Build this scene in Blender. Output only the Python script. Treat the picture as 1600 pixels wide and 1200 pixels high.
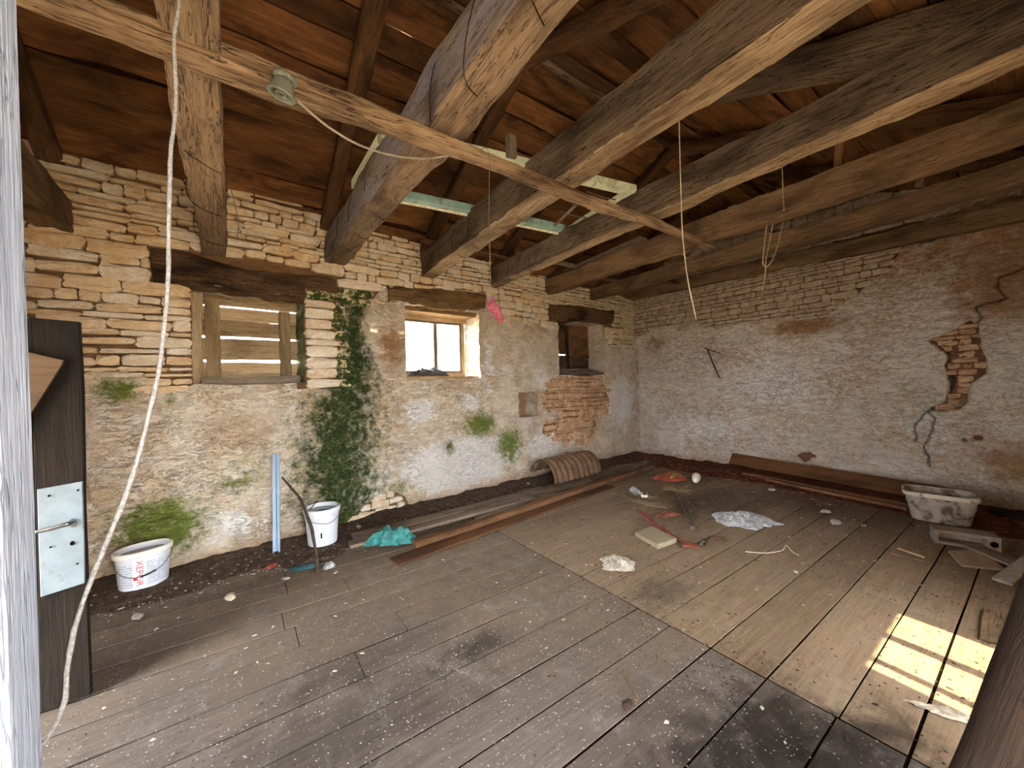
import bpy, math, random
import numpy as np
from mathutils import Vector, Matrix

for o in list(bpy.data.objects):
    bpy.data.objects.remove(o, do_unlink=True)
SC = bpy.context.scene
COL = SC.collection
rng = random.Random(7)

# ------------------------------------------------------------------ camera
F = 600.0                                   # focal length in pixels of a 1600 px wide frame
YAW, PIT, ROL = np.radians([35.32, -0.15, -1.48])
CP = np.array([0.0, 0.0, 1.6])
cf = np.array([math.sin(YAW) * math.cos(PIT), math.cos(YAW) * math.cos(PIT), math.sin(PIT)])
cr = np.array([math.cos(YAW), -math.sin(YAW), 0.0])
cu = np.cross(cr, cf)
cr, cu = cr * math.cos(ROL) + cu * math.sin(ROL), -cr * math.sin(ROL) + cu * math.cos(ROL)
cam_data = bpy.data.cameras.new('camera')
cam_data.sensor_width = 36.0
cam_data.lens = F / 1600 * 36.0
cam_data.clip_start = 0.02
cam = bpy.data.objects.new('camera', cam_data)
COL.objects.link(cam)
cam.matrix_world = Matrix(((cr[0], cu[0], -cf[0], CP[0]), (cr[1], cu[1], -cf[1], CP[1]),
                           (cr[2], cu[2], -cf[2], CP[2]), (0, 0, 0, 1)))
SC.camera = cam

# ------------------------------------------------------------------ sky, sun, exposure
world = bpy.data.worlds.new('world')
SC.world = world
world.use_nodes = True
wn = world.node_tree
bg = wn.nodes['Background']
bg.inputs['Color'].default_value = (0.93, 0.955, 1.0, 1)
bg.inputs['Strength'].default_value = 5.0
sun_data = bpy.data.lights.new('sun', 'SUN')
sun_data.energy = 4.5
sun_data.angle = math.radians(0.6)
sun_data.color = (1.0, 0.80, 0.48)
sun = bpy.data.objects.new('sun', sun_data)
COL.objects.link(sun)
SUN_DIR = Vector((0.10, 1.0, -1.19)).normalized()       # from the entrance side, high
sun.rotation_euler = SUN_DIR.to_track_quat('-Z', 'Y').to_euler()
SC.view_settings.view_transform = 'Standard'
SC.view_settings.look = 'None'
SC.view_settings.gamma = 1.0
SC.view_settings.use_curve_mapping = False
SC.view_settings.exposure = 3.0


# ------------------------------------------------------------------ places measured in the room
def ray(x, y):
    return cf + (x - 800) / F * cr - (y - 600) / F * cu


def on(x, y, ax, v):
    d = ray(x, y)
    return CP + (v - CP[ax]) / d[ax] * d


def fl(x, y, z=0.0):
    return on(x, y, 2, z)


TH = math.atan2(0.55, 7.55)                 # the window wall is not quite square to the floor boards
dA = np.array([math.cos(TH), math.sin(TH), 0.0])
PA = np.array([0, 4.7 + 0.5 * math.tan(TH), 0.0])
nA = np.array([math.sin(TH), -math.cos(TH), 0.0])
XB = 7.0


def wa(x, y, n=0.0):
    d = ray(x, y)
    t = ((PA + n * nA - CP) @ nA) / (d @ nA)
    p = CP + t * d
    return float((p - PA) @ dA), float(p[2])


def A(s, z, n=0.0):
    return PA + s * dA + n * nA + np.array([0, 0, z])


# ------------------------------------------------------------------ noise
def _h(i, j, k, seed):
    n = (i * 374761393 + j * 668265263 + k * 2147483647 + seed * 1274126177) & 0xffffffff
    n = ((n ^ (n >> 13)) * 1274126177) & 0xffffffff
    n = ((n ^ (n >> 16)) * 2246822519) & 0xffffffff
    return ((n ^ (n >> 15)) & 0xffff) / 65535.0


def vnoise(x, y, z=0.0, seed=0):
    x, y, z = np.broadcast_arrays(np.asarray(x, float), np.asarray(y, float), np.asarray(z, float))
    xi, yi, zi = np.floor(x).astype(np.int64), np.floor(y).astype(np.int64), np.floor(z).astype(np.int64)
    fx, fy, fz = x - xi, y - yi, z - zi
    fx, fy, fz = [f * f * (3 - 2 * f) for f in (fx, fy, fz)]
    r = 0
    for a in (0, 1):
        for b in (0, 1):
            for c in (0, 1):
                w = (fx if a else 1 - fx) * (fy if b else 1 - fy) * (fz if c else 1 - fz)
                r = r + w * _h(xi + a, yi + b, zi + c, seed)
    return r * 2 - 1


def fbm(x, y, z=0.0, seed=0, oct=4):
    r, a, t = 0, 1.0, 0.0
    x, y, z = np.asarray(x, float), np.asarray(y, float), np.asarray(z, float)
    for o in range(oct):
        r = r + a * vnoise(x * 2 ** o, y * 2 ** o, z * 2 ** o, seed + o)
        t += a
        a *= 0.5
    return r / t


def sstep(a, b, x):
    t = np.clip((x - a) / (b - a), 0, 1)
    return t * t * (3 - 2 * t)


# ------------------------------------------------------------------ objects
def tag(o, label=None, cat=None, group=None, kind=None):
    if label: o['label'] = label
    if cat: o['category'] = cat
    if group: o['group'] = group
    if kind: o['kind'] = kind
    return o


def new_obj(name, data, parent=None, mat=None):
    o = bpy.data.objects.new(name, data)
    COL.objects.link(o)
    if parent is not None:
        o.parent = parent
    if mat is not None and data is not None and not data.materials:
        data.materials.append(mat)
    return o


def mesh(name, v, f, mat, parent=None, smooth=False, mtx=None):
    me = bpy.data.meshes.new(name)
    me.from_pydata([tuple(map(float, p)) for p in v], [], [tuple(map(int, q)) for q in f])
    if smooth:
        me.polygons.foreach_set('use_smooth', np.ones(len(me.polygons), bool))
    me.update()
    o = new_obj(name, me, parent, mat)
    if mtx is not None:
        o.matrix_local = mtx
    return o


def empty(name, loc=(0, 0, 0), rz=0.0):
    o = bpy.data.objects.new(name, None)
    COL.objects.link(o)
    o.empty_display_size = 0.05
    o.location = tuple(map(float, loc))
    o.rotation_euler = (0, 0, rz)
    return o


def frame_mtx(p0, p1, up=(0, 0, 1)):
    """local x runs from p0 to p1, origin at the middle"""
    p0, p1 = Vector(map(float, p0)), Vector(map(float, p1))
    x = (p1 - p0).normalized()
    u = Vector(up)
    if abs(x.dot(u)) > 0.97:
        u = Vector((0, 1, 0))
    y = u.cross(x).normalized()
    z = x.cross(y)
    c = (p0 + p1) / 2
    return Matrix(((x.x, y.x, z.x, c.x), (x.y, y.y, z.y, c.y), (x.z, y.z, z.z, c.z), (0, 0, 0, 1))), (p1 - p0).length


def place(o, mtx, parent):
    """place by a world matrix also under a moved parent"""
    if parent is not None:
        pm = Matrix.Translation(parent.location) @ parent.rotation_euler.to_matrix().to_4x4()
        o.matrix_local = pm.inverted() @ mtx
    else:
        o.matrix_local = mtx
    return o


def loft(rings, closed_ends=True):
    v, f = [], []
    m = len(rings[0])
    for r in rings:
        v += [tuple(p) for p in r]
    for i in range(len(rings) - 1):
        for j in range(m):
            a, b = i * m + j, i * m + (j + 1) % m
            f.append((a, b, b + m, a + m))
    if closed_ends:
        f.append(tuple(range(m - 1, -1, -1)))
        k = (len(rings) - 1) * m
        f.append(tuple(k + j for j in range(m)))
    return v, f


def hewn(name, p0, p1, w, h, mat, parent=None, power=7.0, rough=0.014, bow=(0, 0), taper=1.0, seed=0, up=(0, 0, 1), step=0.08, m=24, lump=0.02, side_mat=None):
    """a hand-hewn timber: squarish section, wandering faces, ragged arrises"""
    mtx, L = frame_mtx(p0, p1, up)
    n = max(5, int(L / step))
    t = np.linspace(0, 1, n)[:, None]
    if power >= 8:                          # flat hewn faces meeting in chamfered arrises
        e_ = 1 - 0.9 / power
        side = [-e_, -0.45, 0.05, 0.5, e_]
        sec_ = [(1, q) for q in side] + [(-q, 1) for q in side] + [(-1, -q) for q in side] + [(q, -1) for q in side]
        ca, sa = np.array([p[0] for p in sec_])[None, :], np.array([p[1] for p in sec_])[None, :]
        m = 20
    else:
        a = (np.arange(m) + 0.5)[None, :] / m * 2 * math.pi
        ca, sa = np.cos(a), np.sin(a)
        ca, sa = np.sign(ca) * np.abs(ca) ** (2.0 / power), np.sign(sa) * np.abs(sa) ** (2.0 / power)
    rr = 1.0
    x = (t - 0.5) * L
    sc = 1 + (taper - 1) * t
    d = 1 + lump / max(w, h) * 4 * vnoise(x * 1.7, ca * 1.2, sa * 1.2, seed) + rough / max(w, h) * 2.4 * fbm(x * 7, ca * 3.5, sa * 3.5, seed + 5, 3)
    wob = 0.016 * vnoise(x * 1.1, 0.5, 0, seed + 9)
    y = rr * ca * w / 2 * d * sc + bow[0] * np.sin(math.pi * t) + wob
    z = rr * sa * h / 2 * d * sc + bow[1] * np.sin(math.pi * t) + 0.012 * vnoise(x * 1.3, 3.5, 0, seed + 11)
    rings = [list(zip((x[i, 0] + 0 * y[i]), y[i], z[i])) for i in range(n)]
    v, f = loft(rings)
    o = mesh(name, v, f, mat, parent, True)
    if side_mat is not None:                # weathered grey flank; dark flanks also hold painted shade, underside painted paler
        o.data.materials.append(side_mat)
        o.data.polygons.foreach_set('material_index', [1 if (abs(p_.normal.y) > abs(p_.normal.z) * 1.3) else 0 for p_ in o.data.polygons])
    o.data.set_sharp_from_angle(angle=math.radians(28))
    place(o, mtx, parent)
    return o


def plank(name, p0, p1, w, th, mat, parent=None, up=(0, 0, 1), seed=0, edge=0.004, warp=0.004, seg=7, ch=0.003, ends=0.0):
    mtx, L = frame_mtx(p0, p1, up)
    t = np.linspace(-0.5, 0.5, seg + 1)
    rings = []
    for i, q in enumerate(t):
        x = q * L
        e0 = edge * float(vnoise(x * 3.1, 1.5, 0, seed)); e1 = edge * float(vnoise(x * 3.1, 7.5, 0, seed))
        dz = warp * float(vnoise(x * 1.3, 11.5, 0, seed)); tw = warp * float(vnoise(x * 0.9, 4.5, 0, seed + 3))
        y0, y1 = -w / 2 + e0, w / 2 + e1
        z0, z1 = -th / 2 + dz, th / 2 + dz
        sk = ends * rng.uniform(-1, 1) if i in (0, seg) else 0
        pts = [(y0 + ch, z0 - tw), (y1 - ch, z0 + tw), (y1, z0 + ch + tw), (y1, z1 - ch + tw), (y1 - ch, z1 + tw), (y0 + ch, z1 - tw), (y0, z1 - ch - tw), (y0, z0 + ch - tw)]
        rings.append([(x + sk * yy / w * 2, yy, zz) for yy, zz in pts])
    v, f = loft(rings)
    o = mesh(name, v, f, mat, parent)
    place(o, mtx, parent)
    return o


def tube_geo(pts, r, m=7, seed=0, wob=0.0, sub=4):
    """catmull-rom swept tube; r is a number or one per point"""
    P = np.array(pts, float)
    R = np.full(len(P), r, float) if np.isscalar(r) else np.array(r, float)
    Q, RR = [], []
    E = np.vstack([2 * P[0] - P[1], P, 2 * P[-1] - P[-2]])
    for i in range(len(P) - 1):
        p0, p1, p2, p3 = E[i:i + 4]
        for k in range(sub):
            t = k / sub
            Q.append(0.5 * (2 * p1 + (p2 - p0) * t + (2 * p0 - 5 * p1 + 4 * p2 - p3) * t * t + (3 * p1 - p0 - 3 * p2 + p3) * t ** 3))
            RR.append(R[i] * (1 - t) + R[i + 1] * t)
    Q.append(P[-1]); RR.append(R[-1])
    Q = np.array(Q)
    rings = []
    T = np.gradient(Q, axis=0)
    T /= np.linalg.norm(T, axis=1)[:, None] + 1e-9
    n = np.cross(T[0], [0.31, 0.2, 0.93]); n /= np.linalg.norm(n)
    for i in range(len(Q)):
        n = n - T[i] * (n @ T[i]); n /= np.linalg.norm(n) + 1e-9
        b = np.cross(T[i], n)
        ring = []
        for j in range(m):
            a = 2 * math.pi * j / m
            k = RR[i] * (1 + wob * float(vnoise(i * 0.7, math.cos(a) * 1.5, math.sin(a) * 1.5, seed)))
            ring.append(Q[i] + k * (math.cos(a) * n + math.sin(a) * b))
        rings.append(ring)
    return loft(rings)


def tube(name, pts, r, mat, parent=None, **kw):
    P = np.array(pts, float)
    org = P[0].copy()
    v, f = tube_geo(P - org, r, **kw)
    o = mesh(name, v, f, mat, parent, True)
    place(o, Matrix.Translation(Vector(org)), parent)
    return o


def box_geo(c, d):
    cx, cy, cz = c; x, y, z = d[0] / 2, d[1] / 2, d[2] / 2
    v = [(cx + i * x, cy + j * y, cz + k * z) for k in (-1, 1) for j in (-1, 1) for i in (-1, 1)]
    f = [(0, 2, 3, 1), (4, 5, 7, 6), (0, 1, 5, 4), (2, 6, 7, 3), (0, 4, 6, 2), (1, 3, 7, 5)]
    return v, f


def merge(parts):
    v, f = [], []
    for a, b in parts:
        k = len(v)
        v += list(a)
        f += [tuple(i + k for i in q) for q in b]
    return v, f


def crumple(name, c, rx, ry, h, mat, rot=0.0, seed=0, rings=11, m=34, freq=9.0, ragged=0.28, parent=None, flat=0.25):
    """a crumpled bag / cloth lying on the floor: closed, folded skin"""
    v, f = [], []
    for i in range(rings + 1):
        q = i / rings
        for j in range(m):
            a = 2 * math.pi * j / m
            R = 1 + ragged * (float(fbm(math.cos(a) * 1.3, math.sin(a) * 1.3, 0, seed, 3)) + 0.6 * float(vnoise(math.cos(a) * 4.5, math.sin(a) * 4.5, 0, seed + 1)))
            x, y = rx * R * q * math.cos(a), ry * R * q * math.sin(a)
            n = 1 - abs(float(fbm(x * freq, y * freq, 0.3, seed + 4, 3))) * 2.2
            n2 = 1 - abs(float(fbm(x * freq * 2.2, y * freq * 1.3, 0.7, seed + 8, 2))) * 2.4
            z = h * (1 - q ** 2) * (0.12 + flat * 0.8) + h * (0.7 * n + 0.35 * n2) * (1 - q ** 8) * (0.5 + 0.5 * (1 - q)) + 0.004
            v.append((x, y, max(z, 0.003)))
    k0 = len(v)
    for j in range(m):
        v.append((v[rings * m + j][0] * 0.97, v[rings * m + j][1] * 0.97, 0.0008))
    for i in range(rings):
        for j in range(m):
            a, b = i * m + j, i * m + (j + 1) % m
            f.append((a, a + m, b + m, b) if i else (a, a + m, b + m))
    for j in range(m):
        a, b = rings * m + j, rings * m + (j + 1) % m
        f.append((a, k0 + j, k0 + (j + 1) % m, b))
    f.append(tuple(k0 + j for j in range(m - 1, -1, -1)))
    o = mesh(name, v, f, mat, parent, False)
    o.location = tuple(map(float, c)) if len(c) == 3 else (float(c[0]), float(c[1]), 0.001)
    o.rotation_euler = (0, 0, rot)
    return o


# ------------------------------------------------------------------ materials
def hexc(s):
    s = s.lstrip('#')
    c = [int(s[i:i + 2], 16) / 255 for i in (0, 2, 4)]
    return tuple((x / 12.92 if x <= 0.04045 else ((x + 0.055) / 1.055) ** 2.4) for x in c) + (1.0,)


class Mat:
    def __init__(self, name, rough=0.9, spec=0.25, metal=0.0):
        self.m = bpy.data.materials.new(name)
        self.m.use_nodes = True
        self.t = self.m.node_tree
        self.b = self.t.nodes['Principled BSDF']
        self.b.inputs['Roughness'].default_value = rough
        self.b.inputs['Specular IOR Level'].default_value = spec
        self.b.inputs['Metallic'].default_value = metal

    def n(self, typ, **kw):
        nd = self.t.nodes.new(typ)
        for k, v in kw.items():
            setattr(nd, k, v)
        return nd

    def l(self, a, b):
        self.t.links.new(a, b)

    def put(self, sock, v):
        if hasattr(v, 'links') or isinstance(v, bpy.types.NodeSocket):
            self.l(v, sock)
        else:
            sock.default_value = v

    def pos(self):
        return self.n('ShaderNodeNewGeometry').outputs['Position']

    def objc(self):
        return self.n('ShaderNodeTexCoord').outputs['Object']

    def rnd(self):
        return self.n('ShaderNodeObjectInfo').outputs['Random']

    def map(self, vec, scale=(1, 1, 1), loc=(0, 0, 0)):
        nd = self.n('ShaderNodeMapping')
        self.l(vec, nd.inputs['Vector'])
        nd.inputs['Scale'].default_value = scale
        self.put(nd.inputs['Location'], loc)
        return nd.outputs['Vector']

    def noise(self, vec, scale=5, detail=5, rough=0.6, dist=0.0):
        nd = self.n('ShaderNodeTexNoise')
        self.l(vec, nd.inputs['Vector'])
        nd.inputs['Scale'].default_value = scale
        nd.inputs['Detail'].default_value = detail
        nd.inputs['Roughness'].default_value = rough
        nd.inputs['Distortion'].default_value = dist
        return nd.outputs['Fac']

    def voro(self, vec, scale=5, feature='F1'):
        nd = self.n('ShaderNodeTexVoronoi', feature=feature)
        self.l(vec, nd.inputs['Vector'])
        nd.inputs['Scale'].default_value = scale
        return nd.outputs['Distance']

    def ramp(self, fac, a, b, lo=0.0, hi=1.0):
        nd = self.n('ShaderNodeMapRange')
        nd.interpolation_type = 'SMOOTHSTEP'
        self.put(nd.inputs['Value'], fac)
        nd.inputs['From Min'].default_value = a
        nd.inputs['From Max'].default_value = b
        nd.inputs['To Min'].default_value = lo
        nd.inputs['To Max'].default_value = hi
        return nd.outputs['Result']

    def math(self, op, a, b=0.0):
        nd = self.n('ShaderNodeMath', operation=op)
        self.put(nd.inputs[0], a)
        self.put(nd.inputs[1], b)
        return nd.outputs[0]

    def mix(self, fac, a, b, blend='MIX'):
        nd = self.n('ShaderNodeMix', data_type='RGBA', blend_type=blend)
        self.put(nd.inputs['Factor'], fac)
        self.put(nd.inputs['A'], a)
        self.put(nd.inputs['B'], b)
        return nd.outputs['Result']

    def attr(self, name):
        nd = self.n('ShaderNodeAttribute', attribute_name=name)
        s = self.n('ShaderNodeSeparateColor')
        self.l(nd.outputs['Color'], s.inputs[0])
        return s.outputs[0], s.outputs[1], s.outputs[2], nd.outputs['Alpha']

    def color(self, c):
        self.put(self.b.inputs['Base Color'], c)

    def bump(self, h, strength=0.5, dist=0.01):
        nd = self.n('ShaderNodeBump')
        self.l(h, nd.inputs['Height'])
        nd.inputs['Strength'].default_value = strength
        nd.inputs['Distance'].default_value = dist
        self.l(nd.outputs['Normal'], self.b.inputs['Normal'])


def plain(name, c, rough=0.7, spec=0.3, metal=0.0, vary=0.25, scale=18, bump=0.0, dirt=None, dirt_amt=0.5):
    k = Mat(name, rough, spec, metal)
    c = hexc(c) if isinstance(c, str) else c
    p = k.objc()
    f = k.noise(p, scale, 5, 0.65)
    dk = tuple(x * (1 - vary) for x in c[:3]) + (1,)
    lt = tuple(min(1, x * (1 + vary)) for x in c[:3]) + (1,)
    s = k.mix(k.ramp(f, 0.3, 0.7), dk, lt)
    if dirt:
        g = k.noise(p, scale * 0.45, 6, 0.7, 0.4)
        s = k.mix(k.ramp(g, 0.62 - dirt_amt * 0.25, 0.72 - dirt_amt * 0.15), s, hexc(dirt))
    k.color(s)
    if bump:
        k.bump(f, bump, 0.01)
    return k.m


def wood(name, light, mid, dark, scale=1.0, world=False, contrast=1.0, crack=0.5, bump=0.6, tint=0.35, grey=None, rough=0.9):
    """grain along local (or world) x"""
    k = Mat(name, rough, 0.2)
    p = k.pos() if world else k.objc()
    off = k.n('ShaderNodeCombineXYZ')
    r = k.rnd()
    for i, q in enumerate((37.0, 19.0, 53.0)):
        k.l(k.math('MULTIPLY', r, q), off.inputs[i])
    p = k.map(p, (1, 1, 1), off.outputs[0])
    big = k.noise(k.map(p, (1.1, 3.0, 3.0)), 1.3 * scale, 4, 0.6, 0.5)
    gr = k.noise(k.map(p, (1.6, 26, 26)), 1.5 * scale, 6, 0.7, 0.8)
    fine = k.noise(k.map(p, (4, 90, 90)), 1.6 * scale, 3, 0.6, 0.4)
    ck = k.noise(k.map(p, (0.9, 17, 17)), 2.0 * scale, 3, 0.5, 1.6)
    c = k.mix(k.ramp(gr, 0.5 - 0.22 / contrast, 0.5 + 0.22 / contrast), hexc(mid), hexc(light))
    c = k.mix(k.ramp(big, 0.38, 0.72), c, hexc(dark))
    if grey:
        g2 = k.noise(k.map(p, (1.4, 4, 4)), 2.1 * scale, 4, 0.6)
        c = k.mix(k.ramp(g2, 0.42, 0.62), c, hexc(grey))
    c = k.mix(k.math('MULTIPLY', k.ramp(fine, 0.52, 0.75), 0.35), c, hexc(dark))
    line = k.ramp(k.math('ABSOLUTE', k.math('SUBTRACT', ck, 0.5)), 0.0, 0.022, 1.0, 0.0)
    c = k.mix(k.math('MULTIPLY', line, crack), c, (0.012, 0.008, 0.006, 1))
    c = k.mix(1.0, c, k.mix(r, (1 - tint,) * 3 + (1,), (1 + tint * 0.5,) * 3 + (1,)), 'MULTIPLY')
    k.color(c)
    h = k.math('SUBTRACT', k.math('ADD', gr, k.math('MULTIPLY', fine, 0.5)), k.math('MULTIPLY', line, 0.9 * crack))
    k.bump(h, bump, 0.012)
    return k.m


def wall_material(name, cream1, cream2, brown, white, mortar, moss_d, moss_l):
    k = Mat(name, 0.95, 0.15)
    p = k.pos()
    moss, br, wh, dk = k.attr('mask')
    ex, crk, fr, _ = k.attr('mask2')
    big = k.noise(p, 1.7, 5, 0.62, 0.4)
    med = k.noise(p, 7, 6, 0.68, 0.3)
    fine = k.noise(k.map(p, (1, 1, 1.6)), 38, 4, 0.7)
    c = k.mix(k.ramp(big, 0.36, 0.64), hexc(cream1), hexc(cream2))
    c = k.mix(k.math('MULTIPLY', k.ramp(med, 0.42, 0.66), 0.55), c, hexc(white))
    c = k.mix(k.ramp(k.math('ADD', br, k.math('MULTIPLY', k.math('SUBTRACT', med, 0.5), 1.3)), 0.22, 0.8), c, hexc(brown))
    c = k.mix(k.ramp(k.math('ADD', wh, k.math('MULTIPLY', k.math('SUBTRACT', med, 0.5), 1.6)), 0.3, 0.75), c, hexc(white))
    pit = k.ramp(k.noise(k.map(p, (1, 1, 2.0)), 21, 5, 0.75, 0.6), 0.56, 0.72)
    c = k.mix(k.math('MULTIPLY', pit, 0.4), c, hexc(brown))
    cn = k.noise(k.map(p, (1, 1, 2.6)), 7.5, 5, 0.72, 0.9)
    crv = k.ramp(k.math('ABSOLUTE', k.math('SUBTRACT', cn, 0.5)), 0.0, 0.03, 1.0, 0.0)
    crv = k.math('MULTIPLY', crv, k.ramp(big, 0.3, 0.6, 0.2, 0.65))
    c = k.mix(crv, c, hexc('#7f6048'))
    c = k.mix(k.ramp(ex, 0.35, 0.65), c, hexc(mortar))
    mfac = k.ramp(k.math('ADD', moss, k.math('MULTIPLY', k.math('SUBTRACT', k.noise(p, 11, 8, 0.8, 0.3), 0.5), 2.4)), 0.25, 0.95)
    mc = k.mix(k.math('ADD', dk, k.math('MULTIPLY', k.math('SUBTRACT', med, 0.5), 1.2)), hexc(moss_l), hexc(moss_d))
    mc = k.mix(k.ramp(fine, 0.45, 0.75), mc, hexc('#66733a'))
    c = k.mix(mfac, c, mc)
    c = k.mix(crk, c, (0.02, 0.012, 0.008, 1))
    k.color(c)
    k.bump(k.math('SUBTRACT', k.math('ADD', k.math('MULTIPLY', med, 1.0), k.math('MULTIPLY', fine, 0.7)), k.math('MULTIPLY', crv, 0.6)), 0.9, 0.035)
    return k.m


M_wallA = wall_material('lime_plaster_window_wall', '#e2d2b8', '#d6bf9e', '#b08a64', '#efebe4', '#8a6a4a', '#2a3a1c', '#77823a')
M_wallB = wall_material('lime_plaster_end_wall', '#e3d9cc', '#d8c6b0', '#b08d6c', '#efebe4', '#83624a', '#8d9a7a', '#c5cab2')


def stone_material(name, a, b, c_, moss=0.0):
    k = Mat(name, 0.93, 0.15)
    p = k.pos()
    r = k.rnd()
    med = k.noise(p, 9, 6, 0.7, 0.4)
    fine = k.noise(k.map(p, (1, 1, 2)), 40, 4, 0.7)
    c = k.mix(r, hexc(a), hexc(b))
    c = k.mix(k.ramp(med, 0.4, 0.68), c, hexc(c_))
    c = k.mix(k.math('MULTIPLY', k.ramp(fine, 0.5, 0.75), 0.45), c, hexc('#7c5c3f'))
    if moss:
        c = k.mix(k.ramp(k.noise(p, 14, 5, 0.7), 0.62 - 0.3 * moss, 0.68 - 0.2 * moss), c, hexc('#37451f'))
    k.color(c)
    k.bump(k.math('ADD', med, k.math('MULTIPLY', fine, 0.5)), 0.7, 0.02)
    return k.m


M_stone = stone_material('limestone', '#d8bf98', '#c9a67a', '#e0d0b4')
M_stone_white = stone_material('whitewashed_limestone', '#d9cbb2', '#c9b08c', '#e2d9c8')
M_stone_b = stone_material('limestone_dim', '#b9a791', '#a28b72', '#c6b8a6')
M_stone_red = stone_material('reddish_limestone', '#c29a76', '#ad8360', '#d4b898')
M_stone_moss = stone_material('mossy_limestone', '#cdb890', '#b79d6f', '#d8cfae', 0.75)

M_beam = wood('old_oak_beam', '#a38b70', '#816b53', '#574637', crack=0.8, bump=0.9, tint=0.2)
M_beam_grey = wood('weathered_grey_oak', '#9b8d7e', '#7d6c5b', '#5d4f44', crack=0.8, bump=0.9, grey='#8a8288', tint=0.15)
M_beam_dark = wood('dark_shaded_oak_flank', '#82705c', '#655442', '#433529', crack=0.9, bump=1.0, tint=0.1)  # own dark brown plus shade painted into the beam flanks
M_beam_pale = wood('pale_hewn_oak', '#bfa785', '#a08767', '#725c46', crack=0.8, bump=1.0, tint=0.12)  # pale oak; floor bounce on undersides partly put into the colour
M_beam_brown = wood('smooth_brown_beam', '#8e7355', '#745b42', '#4e3c2b', crack=0.6, bump=0.6, tint=0.15)
M_rafter = wood('brown_rafter', '#7d5a3b', '#62432b', '#3b271a', crack=0.6, bump=0.7)
M_pole = wood('split_pole', '#ab9274', '#876d51', '#54402e', crack=0.9, bump=1.0)
M_lintel = wood('dark_lintel', '#86664a', '#5d432e', '#2b1d14', crack=0.8, bump=1.0, scale=1.4)
M_lintel_l = wood('pale_lintel', '#a3835b', '#86683f', '#5e452c', crack=0.8, bump=1.0, scale=1.3)
M_roof = wood('roof_board', '#96683f', '#734a2b', '#432818', world=True, crack=0.35, bump=0.5, tint=0.5)
M_shutter = wood('shutter_plank', '#cbb38d', '#b59a72', '#8d7452', crack=0.5, bump=0.6, tint=0.25)
M_batten = wood('rust_brown_batten', '#8f6a4a', '#775438', '#503722', crack=0.3, bump=0.4, tint=0.2)
M_greyplank = wood('grey_plank', '#9c8b78', '#7e6d5c', '#57493e', crack=0.5, bump=0.7, tint=0.2)
M_brownboard = wood('brown_board', '#6f4c30', '#5c3d26', '#402917', crack=0.25, bump=0.35, tint=0.1)
M_darkdoor = wood('black_door_wood', '#2a221b', '#1d1713', '#110e0c', crack=0.2, bump=0.5, tint=0.1, contrast=1.4)
M_paintdoor = wood('faded_white_paint_wood', '#a3aab6', '#949ba8', '#747b88', crack=0.5, bump=0.5, tint=0.1)
M_bluedoor = wood('faded_blue_paint_wood', '#5a6780', '#4d5a70', '#3a4452', crack=0.5, bump=0.5, tint=0.1)
M_mint = plain('mint_paint', '#8fb0a8', 0.6, 0.4, vary=0.2, scale=9, dirt='#6e7a6c', dirt_amt=0.4)
M_mintpale = plain('pale_green_paint', '#cdd2b4', 0.6, 0.4, vary=0.12, scale=9, dirt='#8f8c70', dirt_amt=0.4)
M_void = plain('dark_void', '#120d0a', 1.0, 0.0, vary=0.1)


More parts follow.
